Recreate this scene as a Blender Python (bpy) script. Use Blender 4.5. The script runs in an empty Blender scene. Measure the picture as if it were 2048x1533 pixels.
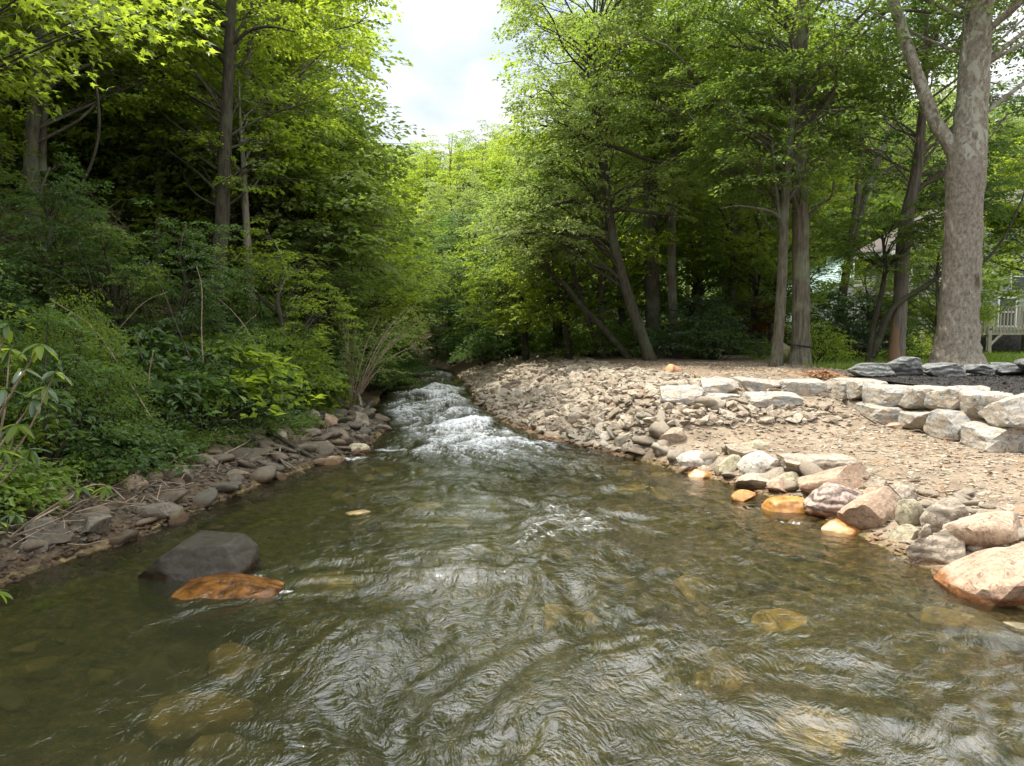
import bpy, bmesh, math, random
import numpy as np
from mathutils import Vector, Matrix, Euler

S = bpy.context.scene
COL = S.collection
# ------------------------------------------------------------------ camera
F = 1384.0
PITCH = math.atan(106.5 / F)
CAM = np.array([0.0, 0.0, 2.3])
cd = bpy.data.cameras.new('camera'); cam = bpy.data.objects.new('camera', cd); COL.objects.link(cam)
cd.sensor_width = 36; cd.lens = 36 * F / 2048; cd.clip_end = 800; cd.clip_start = 0.05
cam.location = CAM; cam.rotation_euler = (math.pi / 2 - PITCH, 0, 0)
S.camera = cam
# ------------------------------------------------------------------ light
SUN = Vector((-0.37, 0.10, 0.92)).normalized()          # towards the sun: high, from the left
W = bpy.data.worlds.new('World'); S.world = W; W.use_nodes = True
wn = W.node_tree; wn.nodes.clear()
out = wn.nodes.new('ShaderNodeOutputWorld')
sky = wn.nodes.new('ShaderNodeTexSky'); sky.sky_type = 'NISHITA'; sky.sun_disc = False
sky.sun_elevation = math.asin(SUN.z); sky.sun_rotation = math.atan2(SUN.x, SUN.y)
sky.air_density = 1.0; sky.dust_density = 2.0
bg = wn.nodes.new('ShaderNodeBackground'); bg.inputs[1].default_value = 0.11
wn.links.new(sky.outputs[0], bg.inputs[0])
bc = wn.nodes.new('ShaderNodeBackground'); bc.inputs[1].default_value = 0.86
tc = wn.nodes.new('ShaderNodeTexCoord')
mp = wn.nodes.new('ShaderNodeMapping'); mp.inputs['Scale'].default_value = (1, 1, 1.8)
mp.inputs['Location'].default_value = (0.35, 0.1, 0.2)
nz = wn.nodes.new('ShaderNodeTexNoise'); nz.inputs['Scale'].default_value = 3.4; nz.inputs['Detail'].default_value = 7; nz.inputs['Roughness'].default_value = 0.52
wn.links.new(tc.outputs['Generated'], mp.inputs[0]); wn.links.new(mp.outputs[0], nz.inputs[0])
cr = wn.nodes.new('ShaderNodeValToRGB'); cr.color_ramp.elements[0].position = 0.36; cr.color_ramp.elements[1].position = 0.56
cr.color_ramp.elements[0].color = (0.45,) * 3 + (1,)
wn.links.new(nz.outputs['Fac'], cr.inputs[0])
nz2 = wn.nodes.new('ShaderNodeTexNoise'); nz2.inputs['Scale'].default_value = 7; nz2.inputs['Detail'].default_value = 5
wn.links.new(mp.outputs[0], nz2.inputs[0])
cc = wn.nodes.new('ShaderNodeValToRGB'); cc.color_ramp.elements[0].position = 0.35; cc.color_ramp.elements[1].position = 0.62
cc.color_ramp.elements[0].color = (0.74, 0.78, 0.83, 1); cc.color_ramp.elements[1].color = (1.0, 1.0, 1.0, 1)
wn.links.new(nz2.outputs['Fac'], cc.inputs[0]); wn.links.new(cc.outputs[0], bc.inputs[0])
sz_ = wn.nodes.new('ShaderNodeSeparateXYZ'); wn.links.new(tc.outputs['Generated'], sz_.inputs[0])
gr_ = wn.nodes.new('ShaderNodeMath'); gr_.operation = 'MULTIPLY_ADD'; gr_.use_clamp = False      # clouds grow brighter from horizon to zenith
mx_ = wn.nodes.new('ShaderNodeMath'); mx_.operation = 'MAXIMUM'; mx_.inputs[1].default_value = 0.0; wn.links.new(sz_.outputs['Z'], mx_.inputs[0])
sq_ = wn.nodes.new('ShaderNodeMath'); sq_.operation = 'POWER'; sq_.inputs[1].default_value = 1.6; wn.links.new(mx_.outputs[0], sq_.inputs[0])
wn.links.new(sq_.outputs[0], gr_.inputs[0]); gr_.inputs[1].default_value = 2.8; gr_.inputs[2].default_value = 0.34; wn.links.new(gr_.outputs[0], bc.inputs[1])
mx = wn.nodes.new('ShaderNodeMixShader')
wn.links.new(cr.outputs[0], mx.inputs[0]); wn.links.new(bg.outputs[0], mx.inputs[1]); wn.links.new(bc.outputs[0], mx.inputs[2])
wn.links.new(mx.outputs[0], out.inputs[0])
sl = bpy.data.lights.new('sun', 'SUN'); sl.energy = 4.0; sl.angle = math.radians(0.5); sl.color = (1.0, 0.955, 0.88)
so = bpy.data.objects.new('sun', sl); COL.objects.link(so)
so.rotation_euler = SUN.to_track_quat('Z', 'Y').to_euler(); so.location = (-20, 10, 60)
S.view_settings.view_transform = 'Standard'; S.view_settings.look = 'None'
S.view_settings.exposure = 0.9; S.view_settings.gamma = 1; S.view_settings.use_curve_mapping = False
cy = S.cycles
cy.max_bounces = 8; cy.diffuse_bounces = 6; cy.glossy_bounces = 3; cy.transmission_bounces = 4; cy.transparent_max_bounces = 8
cy.caustics_reflective = False; cy.caustics_refractive = False
cy.sample_clamp_indirect = 6; cy.use_denoising = True
cy.use_adaptive_sampling = True; cy.adaptive_threshold = 0.02

# ------------------------------------------------------------------ maths helpers
rs = np.random.RandomState(7)
_T = np.random.RandomState(3).rand(32, 32, 32)
def noise(p):
    p = np.asarray(p, float); i = np.floor(p).astype(int); f = p - i; f = f * f * (3 - 2 * f)
    i0 = i & 31; i1 = (i + 1) & 31
    x0, y0, z0 = i0.T; x1, y1, z1 = i1.T; fx, fy, fz = f.T
    c00 = _T[x0, y0, z0] * (1 - fx) + _T[x1, y0, z0] * fx
    c10 = _T[x0, y1, z0] * (1 - fx) + _T[x1, y1, z0] * fx
    c01 = _T[x0, y0, z1] * (1 - fx) + _T[x1, y0, z1] * fx
    c11 = _T[x0, y1, z1] * (1 - fx) + _T[x1, y1, z1] * fx
    return (c00 * (1 - fy) + c10 * fy) * (1 - fz) + (c01 * (1 - fy) + c11 * fy) * fz
def fbm(p, o=4, g=0.5):
    p = np.asarray(p, float); s = 0; a = 1; t = 0
    for k in range(o):
        s = s + a * noise(p * 2 ** k + 11.3 * k); t += a; a *= g
    return s / t - 0.5
def n2(x, y, sc, o=3, z=0.0):
    x = np.asarray(x, float); y = np.asarray(y, float)
    return fbm(np.stack([x.ravel() * sc, y.ravel() * sc, np.full(x.size, z)], 1) + 50, o).reshape(x.shape)
def sstep(a, b, x):
    t = np.clip((x - a) / (b - a), 0, 1); return t * t * (3 - 2 * t)
def ray(px, py):
    c, s = math.cos(PITCH), math.sin(PITCH); v = 766.5 - py
    return np.array([px - 1024.0, F * c + v * s, -F * s + v * c])
def P(px, py, Y):                                        # the place seen at that spot of the photograph, Y metres away
    d = ray(px, py); return CAM + d * (Y / d[1])

# ------------------------------------------------------------------ lie of the land
YL = [-8, 2.0, 4.5, 6.3, 7.6, 8.9, 10.5, 12.0, 13.2, 16.0, 20.0, 26.0, 32.0, 38.0, 46.0, 60.0, 90, 170]
XL = [-6.5, -5.9, -5.2, -4.75, -4.35, -4.15, -3.85, -3.4, -2.85, -3.0, -4.1, -4.9, -5.3, -5.8, -8.5, -18.0, -40, -90]
YR = [-8, 2.0, 4.5, 5.7, 6.5, 7.6, 8.6, 10.1, 11.2, 12.5, 14.5, 17.5, 21.0, 26.0, 32.0, 38.0, 46.0, 60.0, 90, 170]
XR = [6.3, 5.6, 5.0, 4.35, 4.15, 4.05, 3.95, 3.6, 2.9, 2.25, 0.9, -0.15, -0.9, -1.3, -2.1, -3.2, -5.6, -13.0, -34, -84]
def xl(y): return np.interp(y, YL, XL)
def xr(y): return np.interp(y, YR, XR)
WALLX = 7.05
def xwall(y): return np.interp(y, [3, 9, 10.4, 12.3, 15.2], [8.3, 7.95, 7.75, 7.5, 7.2])
def hland(x, y, detail=True):
    x = np.asarray(x, float); y = np.asarray(y, float)
    wob = n2(x, y, 0.9, 2) * 0.5
    t = xl(y) - x + wob; s = x - xr(y) + wob * 0.7
    hl = np.interp(t, [0, .25, 1.0, 1.9, 3.2, 5, 8, 14, 30, 100], [0.0, .10, .30, .62, 1.65, 3.1, 5.3, 9.3, 17, 30])
    nearr = np.interp(s, [0, .3, .8, 1.8, 3.2, 8, 60], [0.0, .12, .26, .36, .46, .60, 1.0])
    farr = np.interp(s, [0, .5, 1.5, 3.0, 5.0, 60], [0.0, .22, .62, 1.02, 1.28, 1.35])
    k = sstep(11.5, 15.0, y - np.clip((x - 3.5) * .6, 0, 2.3))
    hr = nearr * (1 - k) + farr * k
    # raised beds: behind the big wall and behind the low slabs
    hr = hr + sstep(.22, .42, x - xwall(y)) * (1 - sstep(15.3, 15.9, y)) * np.clip(1.24 - hr, 0, 1)
    mk = sstep(1.9, 3.0, x) * (1 - sstep(6.2, 7.1, x))
    hr = hr + sstep(11.9, 13.2, y) * mk * np.clip(.88 - hr, 0, 1)
    hr = hr + sstep(13.6, 14.1, y) * mk * np.clip(1.10 - hr, 0, 1)
    far = sstep(40, 130, y); hr = hr + far * 20 * sstep(2, 40, s + 10)
    u = np.clip((x - xl(y)) / (xr(y) - xl(y)), 0, 1)
    bed = -0.50 * np.sin(np.pi * u) ** 0.7
    bed = bed * np.where(u > 0.5, 0.8, 1.0)
    h = np.where(t > 0, hl, np.where(s > 0, hr, bed))
    if detail:
        amp = np.where((t > 0), 0.06 + 0.03 * np.clip(t, 0, 8), np.where(s > 0, 0.05, 0.10))
        h = h + n2(x, y, 1.6, 4, 3.3) * amp * np.clip(np.maximum(np.maximum(t, s), -np.minimum(0, np.maximum(t, s))) * 3, 0.15, 1)
    return h
def hz(x, y): return float(hland(np.array([float(x)]), np.array([float(y)]))[0])
def on_ground(px, py, lift=0.0):
    d = ray(px, py); ts = np.geomspace(2.0, 70, 700) / d[1]
    q = CAM[None] + d[None] * ts[:, None]
    g = np.maximum(hland(q[:, 0], q[:, 1]), -0.03) + lift
    i = np.argmax(q[:, 2] < g)
    return q[i]

# ------------------------------------------------------------------ object helpers
def tag(o, label=None, cat=None, group=None, kind=None):
    if label: o['label'] = label
    if cat: o['category'] = cat
    if group: o['group'] = group
    if kind: o['kind'] = kind
    return o
def link(name, data, parent=None, loc=None, rot=None, scale=None):
    o = bpy.data.objects.new(name, data); COL.objects.link(o)
    if parent is not None: o.parent = parent
    if loc is not None: o.location = loc
    if rot is not None: o.rotation_euler = rot
    if scale is not None: o.scale = scale
    return o
def thing(name, label, cat, loc=(0, 0, 0), rz=0, group=None):
    o = link(name, None, None, loc, (0, 0, rz)); o.empty_display_size = 0.2
    return tag(o, label, cat, group)
def copy_tree(o, parent=None):
    c = o.copy(); COL.objects.link(c); c.parent = parent
    for ch in o.children: copy_tree(ch, c)
    return c
def mesh_np(name, V, polys, mat, smooth=True, attrs=None):
    """polys: (n,k) index array or list of such arrays"""
    me = bpy.data.meshes.new(name)
    if isinstance(polys, np.ndarray): polys = [polys]
    polys = [p for p in polys if len(p)]
    me.vertices.add(len(V)); me.vertices.foreach_set('co', np.ascontiguousarray(V, dtype=np.float32).ravel())
    L = np.concatenate([p.ravel() for p in polys]); n = sum(len(p) for p in polys)
    tot = np.concatenate([np.full(len(p), p.shape[1]) for p in polys])
    st = np.concatenate([[0], np.cumsum(tot)[:-1]])
    me.loops.add(len(L)); me.loops.foreach_set('vertex_index', L.astype(np.int32))
    me.polygons.add(n); me.polygons.foreach_set('loop_start', st.astype(np.int32))
    me.polygons.foreach_set('use_smooth', np.full(n, smooth))
    for k, v in (attrs or {}).items():
        a = me.attributes.new(k, 'FLOAT', 'POINT'); a.data.foreach_set('value', np.ascontiguousarray(v, dtype=np.float32))
    me.update(calc_edges=True); me.validate()
    if mat is not None: me.materials.append(mat)
    return me
class MB:
    def __init__(self): self.V = []; self.Q = []; self.T = []; self.n = 0
    def tube(self, pts, rad, k=8, cap=True, wob=0.0):
        pts = np.asarray(pts, float); rad = np.asarray(rad, float); n = len(pts)
        tan = np.gradient(pts, axis=0); tan /= np.linalg.norm(tan, axis=1)[:, None] + 1e-9
        ref = np.array([1.0, 0, 0]) if abs(tan[0][0]) < 0.8 else np.array([0, 1.0, 0])
        a = np.arange(k) * 2 * math.pi / k; R = []
        for i in range(n):
            u = np.cross(tan[i], ref); u /= np.linalg.norm(u) + 1e-9; w = np.cross(u, tan[i]); ref = w if False else ref
            rr = rad[i] * (1 + wob * (rs.rand(k) - .5)) if wob else rad[i]
            R.append(pts[i] + (np.cos(a)[:, None] * u + np.sin(a)[:, None] * w) * (rr[:, None] if wob else rr))
        base = self.n; self.V.append(np.concatenate(R)); self.n += n * k
        i = np.arange(n - 1)[:, None] * k; j = np.arange(k)[None]; j2 = (j + 1) % k
        self.Q.append((base + np.stack([i + j, i + j2, i + k + j2, i + k + j], -1)).reshape(-1, 4))
        if cap:
            for e, idx in ((0, np.arange(k)[::-1]), (n - 1, np.arange(k))):
                self.V.append(pts[e][None]); c = self.n; self.n += 1
                o = base + e * k + idx
                self.T.append(np.stack([o, np.roll(o, -1), np.full(k, c)], 1))
        return self
    def box(self, c, s, M=None):
        c = np.asarray(c, float); h = np.asarray(s, float) / 2
        v = np.array([[x, y, z] for x in (-1, 1) for y in (-1, 1) for z in (-1, 1)]) * h
        if M is not None: v = v @ np.array(M).T
        b = self.n; self.V.append(v + c); self.n += 8
        self.Q.append(b + np.array([[0, 1, 3, 2], [4, 6, 7, 5], [0, 4, 5, 1], [2, 3, 7, 6], [0, 2, 6, 4], [1, 5, 7, 3]]))
        return self
    def poly(self, pts):
        b = self.n; self.V.append(np.asarray(pts, float)); self.n += len(pts)
        (self.Q if len(pts) == 4 else self.T).append(b + np.arange(len(pts))[None]); return self
    def build(self, name, mat, parent=None, smooth=True, **k):
        V = np.concatenate(self.V); ps = []
        if self.Q: ps.append(np.concatenate(self.Q))
        if self.T: ps.append(np.concatenate(self.T))
        return link(name, mesh_np(name, V, ps, mat, smooth), parent, **k)
def smoothline(pts, n=8):
    """Catmull-Rom through rows (x,y,z,r...)"""
    p = np.asarray(pts, float); p = np.concatenate([[2 * p[0] - p[1]], p, [2 * p[-1] - p[-2]]])
    o = []
    for i in range(1, len(p) - 2):
        for t in np.arange(n) / n:
            a, b, c, d = p[i - 1], p[i], p[i + 1], p[i + 2]
            o.append(0.5 * (2 * b + (c - a) * t + (2 * a - 5 * b + 4 * c - d) * t * t + (3 * b - a - 3 * c + d) * t ** 3))
    o.append(p[-2]); return np.array(o)

# ------------------------------------------------------------------ materials
def newmat(name):
    m = bpy.data.materials.new(name); m.use_nodes = True; nt = m.node_tree; nt.nodes.clear()
    o = nt.nodes.new('ShaderNodeOutputMaterial'); return m, nt, o
def nd(nt, t, **k):
    n = nt.nodes.new(t)
    for a, v in k.items():
        if a in n.inputs: n.inputs[a].default_value = v
        else: setattr(n, a, v)
    return n
def ramp(nt, src, stops):
    r = nt.nodes.new('ShaderNodeValToRGB'); e = r.color_ramp.elements
    while len(e) < len(stops): e.new(0.5)
    for i, (p, c) in enumerate(stops):
        e[i].position = p; e[i].color = tuple(c) + (1,) if len(c) == 3 else c
    nt.links.new(src, r.inputs[0]); return r.outputs[0]
def noiset(nt, vec, scale, detail=4, rough=0.55, dist=0.0):
    n = nd(nt, 'ShaderNodeTexNoise', Scale=scale, Detail=detail, Roughness=rough, Distortion=dist)
    if vec is not None: nt.links.new(vec, n.inputs['Vector'])
    return n.outputs['Fac']
def coords(nt, scale=(1, 1, 1), world=False, rnd=False):
    if world: c = nd(nt, 'ShaderNodeNewGeometry').outputs['Position']
    else: c = nd(nt, 'ShaderNodeTexCoord').outputs['Object']
    if rnd:
        oi = nd(nt, 'ShaderNodeObjectInfo'); ad = nd(nt, 'ShaderNodeVectorMath', operation='SCALE'); ad.inputs[0].default_value = (7, 13, 5)
        nt.links.new(oi.outputs['Random'], ad.inputs['Scale'])
        ad2 = nd(nt, 'ShaderNodeVectorMath', operation='ADD'); nt.links.new(c, ad2.inputs[0]); nt.links.new(ad.outputs[0], ad2.inputs[1]); c = ad2.outputs[0]
    m = nd(nt, 'ShaderNodeMapping'); m.inputs['Scale'].default_value = scale
    nt.links.new(c, m.inputs[0]); return m.outputs[0]
def mixc(nt, f, a, b, blend='MIX'):
    m = nd(nt, 'ShaderNodeMix', data_type='RGBA', blend_type=blend)
    for s, v in ((m.inputs[0], f), (m.inputs[6], a), (m.inputs[7], b)):
        if hasattr(v, 'node'): nt.links.new(v, s)
        elif isinstance(v, (int, float)): s.default_value = v
        else: s.default_value = tuple(v) + (1,)
    return m.outputs[2]
def math_(nt, op, a, b=0.0, c=None):
    m = nd(nt, 'ShaderNodeMath', operation=op)
    for i, v in enumerate((a, b) if c is None else (a, b, c)):
        if hasattr(v, 'node'): nt.links.new(v, m.inputs[i])
        else: m.inputs[i].default_value = v
    return m.outputs[0]
def bsdf(nt, o, col, rough=0.8, bump=None, bs=0.3, bd=0.02, spec=0.3, metal=0.0):
    b = nd(nt, 'ShaderNodeBsdfPrincipled'); b.inputs['Specular IOR Level'].default_value = spec; b.inputs['Metallic'].default_value = metal
    if hasattr(col, 'node'): nt.links.new(col, b.inputs['Base Color'])
    else: b.inputs['Base Color'].default_value = tuple(col) + (1,)
    if hasattr(rough, 'node'): nt.links.new(rough, b.inputs['Roughness'])
    else: b.inputs['Roughness'].default_value = rough
    if bump is not None:
        k = nd(nt, 'ShaderNodeBump', Strength=bs, Distance=bd); nt.links.new(bump, k.inputs['Height']); nt.links.new(k.outputs[0], b.inputs['Normal'])
    if o is not None: nt.links.new(b.outputs[0], o.inputs[0])
    return b
def simple(name, col, rough=0.7, var=0.25, scale=6, stretch=(1, 1, 1), bs=0.3, spec=0.3, metal=0.0):
    m, nt, o = newmat(name); v = coords(nt, stretch); n = noiset(nt, v, scale, 6)
    c = ramp(nt, n, [(0.3, [x * (1 - var) for x in col]), (0.7, [min(1, x * (1 + var)) for x in col])])
    bsdf(nt, o, c, rough, n, bs, 0.01, spec, metal); return m
def leafmat(name, dark, light, trans, tf=0.45, rough=0.45):
    m, nt, o = newmat(name)
    g = nd(nt, 'ShaderNodeNewGeometry'); oi = nd(nt, 'ShaderNodeObjectInfo')
    pos = noiset(nt, g.outputs['Position'], 0.55, 3)
    f = math_(nt, 'MULTIPLY_ADD', g.outputs['Random Per Island'], 0.5, math_(nt, 'MULTIPLY_ADD', oi.outputs['Random'], 0.3, math_(nt, 'MULTIPLY', math_(nt, 'SUBTRACT', pos, 0.32), 0.7)))
    c = ramp(nt, f, [(0.1, dark), (0.9, light)])
    ct = ramp(nt, f, [(0.1, [x * 0.6 for x in trans]), (0.9, trans)])
    b = bsdf(nt, None, c, rough, spec=0.45)
    t = nd(nt, 'ShaderNodeBsdfTranslucent'); nt.links.new(ct, t.inputs[0])
    mxs = nd(nt, 'ShaderNodeMixShader'); mxs.inputs[0].default_value = tf
    nt.links.new(b.outputs[0], mxs.inputs[1]); nt.links.new(t.outputs[0], mxs.inputs[2]); nt.links.new(mxs.outputs[0], o.inputs[0])
    return m
LEAF = {
 'bright': leafmat('leaf_fresh_green', (.075, .13, .016), (.20, .28, .035), (.50, .64, .05), .55),
 'mid': leafmat('leaf_mid_green', (.062, .115, .028), (.15, .22, .055), (.36, .50, .06), .5),
 'pale': leafmat('leaf_pale_green', (.11, .16, .055), (.24, .30, .11), (.42, .54, .11), .5),
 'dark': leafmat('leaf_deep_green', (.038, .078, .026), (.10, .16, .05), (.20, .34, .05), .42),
 'glossy': leafmat('leaf_glossy_dark', (.03, .06, .028), (.08, .125, .055), (.10, .19, .035), .2, .3),
 'grass': leafmat('leaf_grass', (.09, .15, .025), (.22, .31, .05), (.38, .5, .06), .45),
 'rust': leafmat('leaf_rust_red', (.10, .03, .015), (.26, .09, .04), (.35, .12, .04), .4),
}
def barkmat(name, c1, c2, scale=9, lichen=None, bs=0.7, stretch=0.18):
    m, nt, o = newmat(name); v = coords(nt, (1, 1, stretch), True); v2 = coords(nt, (1, 1, 1), True)
    n = noiset(nt, v, scale * 2.2, 8, 0.65); n3 = noiset(nt, v2, 1.6, 4)
    c = ramp(nt, n, [(0.32, c1), (0.68, c2)])
    if lichen: c = mixc(nt, ramp(nt, n3, [(0.5, (0, 0, 0)), (0.66, (.75, .75, .75))]), c, lichen)
    bsdf(nt, o, c, 0.9, n, bs, 0.03, 0.15); return m
BARK = {
 'grey': barkmat('bark_grey_brown', (.045, .040, .028), (.165, .147, .108), 9, (.15, .17, .12)),
 'dark': barkmat('bark_dark', (.025, .022, .016), (.095, .085, .060), 9, (.09, .10, .06)),
 'pale': barkmat('bark_pale', (.11, .10, .075), (.29, .265, .205), 6, (.2, .2, .14)),
 'poplar': barkmat('bark_furrowed', (.055, .048, .034), (.21, .185, .135), 8, (.22, .25, .15), 1.0, .1),
 'twig': simple('dry_twig', (.30, .23, .16), .9, .4, 14),
}
# sycamore: brown scaly below, pale mottled above
m, nt, o = newmat('bark_mottled'); v = coords(nt, (1, 1, .6), True)
n = noiset(nt, v, 16, 8, .7); vo = nd(nt, 'ShaderNodeTexVoronoi', Scale=7.0); nt.links.new(v, vo.inputs['Vector'])
c = ramp(nt, n, [(.34, (.10, .082, .065)), (.46, (.19, .165, .13)), (.68, (.31, .275, .225))])
pz = nd(nt, 'ShaderNodeSeparateXYZ'); nt.links.new(nd(nt, 'ShaderNodeNewGeometry').outputs['Position'], pz.inputs[0])
hi = math_(nt, 'MULTIPLY', math_(nt, 'SUBTRACT', pz.outputs['Z'], 6.0), 0.16)
n2_ = noiset(nt, v, 5, 5, .6, 1.2)
pm = ramp(nt, math_(nt, 'ADD', n2_, math_(nt, 'MAXIMUM', math_(nt, 'MINIMUM', hi, .13), 0.0)), [(.64, (0, 0, 0)), (.70, (.9, .9, .9))])
c = mixc(nt, pm, c, (.33, .33, .27))
moss = ramp(nt, noiset(nt, coords(nt, (1, 1, .5), True), 2.3, 5), [(.62, (0, 0, 0)), (.70, (1, 1, 1))])
c = mixc(nt, moss, c, (.075, .06, .03))
bsdf(nt, o, c, .85, n, .6, .03, .2); BARK['syc'] = m
# two-tone trunk: bare orange wood low down
m, nt, o = newmat('bark_peeled'); v = coords(nt, (1, 1, .1), True); n = noiset(nt, v, 20, 8, .6)
c = ramp(nt, n, [(.3, (.07, .06, .05)), (.7, (.22, .19, .155))])
sx = nd(nt, 'ShaderNodeSeparateXYZ'); nt.links.new(nd(nt, 'ShaderNodeNewGeometry').outputs['Position'], sx.inputs[0])
wv = math_(nt, 'ADD', math_(nt, 'MULTIPLY', noiset(nt, coords(nt, (2, 2, .5), True), 3, 3), 1.2), math_(nt, 'MULTIPLY', sx.outputs['X'], 6.0))
pk = ramp(nt, math_(nt, 'SUBTRACT', 69.75, math_(nt, 'ADD', wv, math_(nt, 'MULTIPLY', sx.outputs['Z'], .55))), [(.0, (0, 0, 0)), (.12, (1, 1, 1))])
bsdf(nt, o, mixc(nt, pk, c, (.27, .17, .105)), .85, n, .6, .03, .15); BARK['peel'] = m

def rockmat(name, stops, island=False, rough=.8, wet=(.62, .46, .33), strat=0.0, bs=.8, fine=18, dust=None):
    m, nt, o = newmat(name)
    v = coords(nt, (1, 1, 1), False, not island)
    big = noiset(nt, v, 2.2, 5, .55, .6); small = noiset(nt, v, fine, 8, .68)
    if island: r = nd(nt, 'ShaderNodeNewGeometry').outputs['Random Per Island']
    else: r = nd(nt, 'ShaderNodeObjectInfo').outputs['Random']
    f = math_(nt, 'MULTIPLY_ADD', r, .62, math_(nt, 'MULTIPLY', big, .38))
    c = ramp(nt, f, stops)
    hgt = small
    if strat:
        w = nd(nt, 'ShaderNodeTexWave', Scale=3.0, Distortion=6.0, Detail=4.0, wave_type='BANDS', bands_direction='Z'); w.inputs['Detail Scale'].default_value = 1.4
        nt.links.new(v, w.inputs['Vector'])
        c = mixc(nt, math_(nt, 'MULTIPLY', ramp(nt, w.outputs['Fac'], [(.0, (1, 1, 1)), (.35, (0, 0, 0))]), strat), c, (.07, .06, .055))
        hgt = math_(nt, 'ADD', small, math_(nt, 'MULTIPLY', w.outputs['Fac'], strat))
    c = mixc(nt, .75, c, ramp(nt, small, [(.3, (.32, .31, .30)), (.5, (.9, .9, .9)), (.72, (1.25, 1.22, 1.18))]), 'MULTIPLY')
    ck = math_(nt, 'ABSOLUTE', math_(nt, 'SUBTRACT', noiset(nt, v, 3.1, 6, .62, 1.1), .5))
    ckm = ramp(nt, ck, [(.0, (.5, .5, .5)), (.007, (0, 0, 0))])
    st__ = ramp(nt, noiset(nt, v, 5.5, 7, .72, .4), [(.54, (0, 0, 0)), (.68, (.6, .6, .6))])
    c = mixc(nt, st__, c, mixc(nt, 1.0, c, (.50, .44, .38), 'MULTIPLY')); c = mixc(nt, ckm, c, (.06, .05, .04))
    hgt = math_(nt, 'SUBTRACT', hgt, math_(nt, 'MULTIPLY', ckm, .6))
    if dust: c = mixc(nt, ramp(nt, noiset(nt, v, 5, 6, .7), [(.42, (0, 0, 0)), (.6, (1, 1, 1))]), c, dust)
    ro = rough
    if wet:
        z = nd(nt, 'ShaderNodeSeparateXYZ'); nt.links.new(nd(nt, 'ShaderNodeNewGeometry').outputs['Position'], z.inputs[0])
        zz = math_(nt, 'ADD', z.outputs['Z'], math_(nt, 'MULTIPLY', math_(nt, 'SUBTRACT', noiset(nt, coords(nt, (1, 1, 1), True), 6, 3), .5), .10))
        wm = ramp(nt, math_(nt, 'MULTIPLY', zz, 5), [(.14, (1, 1, 1)), (.42, (0, 0, 0))])
        c = mixc(nt, wm, c, mixc(nt, 1.0, c, wet, 'MULTIPLY'))
        ro = math_(nt, 'SUBTRACT', rough, math_(nt, 'MULTIPLY', wm, .55))
    bsdf(nt, o, c, ro, hgt, bs, .045, .35); return m
ROCK = {
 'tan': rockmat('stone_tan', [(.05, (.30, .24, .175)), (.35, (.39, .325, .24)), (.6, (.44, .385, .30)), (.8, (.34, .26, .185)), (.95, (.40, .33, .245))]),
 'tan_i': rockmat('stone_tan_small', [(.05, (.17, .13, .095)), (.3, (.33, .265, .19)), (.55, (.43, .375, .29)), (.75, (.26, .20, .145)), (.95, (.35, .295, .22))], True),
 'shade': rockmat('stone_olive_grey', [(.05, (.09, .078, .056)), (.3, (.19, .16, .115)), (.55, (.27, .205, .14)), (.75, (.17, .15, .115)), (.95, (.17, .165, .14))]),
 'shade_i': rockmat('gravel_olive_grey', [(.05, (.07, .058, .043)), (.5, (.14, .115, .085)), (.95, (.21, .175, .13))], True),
 'pink': rockmat('stone_pink_tan', [(.1, (.38, .23, .15)), (.4, (.47, .35, .25)), (.65, (.41, .28, .19)), (.9, (.43, .36, .28))], fine=11, wet=(.62, .38, .20)),
 'stripe': rockmat('stone_purple_grey', [(.1, (.38, .28, .23)), (.6, (.46, .35, .29)), (.9, (.38, .31, .28))], strat=.75, bs=1.0, fine=12, wet=(.8, .5, .28)),
 'white': rockmat('stone_whitish_pitted', [(.1, (.46, .41, .34)), (.9, (.54, .50, .43))], bs=.9, fine=9),
 'grey': rockmat('stone_grey_brown', [(.1, (.28, .235, .18)), (.9, (.42, .35, .265))], strat=.4, bs=.8, fine=12),
 'moss': rockmat('stone_greenish', [(.1, (.33, .295, .19)), (.9, (.45, .39, .27))], fine=14),
 'black': rockmat('stone_dark_river', [(.1, (.028, .023, .015)), (.9, (.068, .056, .034))], rough=.62, fine=14, bs=.3, strat=.25),
 'wall': rockmat('stone_quarried_blue_grey', [(.1, (.30, .30, .28)), (.5, (.38, .365, .33)), (.9, (.30, .32, .32))], wet=False, bs=1.0, fine=9, strat=.12, dust=(.42, .345, .26)),
 'blue': rockmat('stone_blue_grey', [(.1, (.17, .175, .165)), (.9, (.26, .265, .25))], wet=False, bs=1.0, fine=9, strat=.4),
}
m, nt, o = newmat('stone_wet_orange'); v = coords(nt, (1, 1, 1), False, True); n = noiset(nt, v, 9, 6, .6)
bsdf(nt, o, ramp(nt, n, [(.3, (.17, .07, .018)), (.5, (.38, .17, .035)), (.7, (.46, .26, .08))]), .45, n, .35, .02, .6); ROCK['orange'] = m
m, nt, o = newmat('stone_wet_amber'); v = coords(nt, (1, 1, 1), False, True); n = noiset(nt, v, 7, 6, .6)
bsdf(nt, o, ramp(nt, n, [(.35, (.035, .015, .005)), (.5, (.11, .045, .010)), (.68, (.21, .09, .02))]), .22, n, .6, .04, .3); ROCK['amber'] = m
ROCK['gold'] = simple('stone_submerged_gold', (.34, .245, .11), .5, .7, 5)
ROCK['sunlit_gold'] = simple('stone_submerged_gold_sunlit', (.60, .40, .15), .5, .6, 4)  # brighter copy of the gold stone, sunlight on the bed put into its colour
ROCK['olive'] = simple('stone_submerged_olive', (.17, .14, .08), .5, .7, 5)

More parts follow.
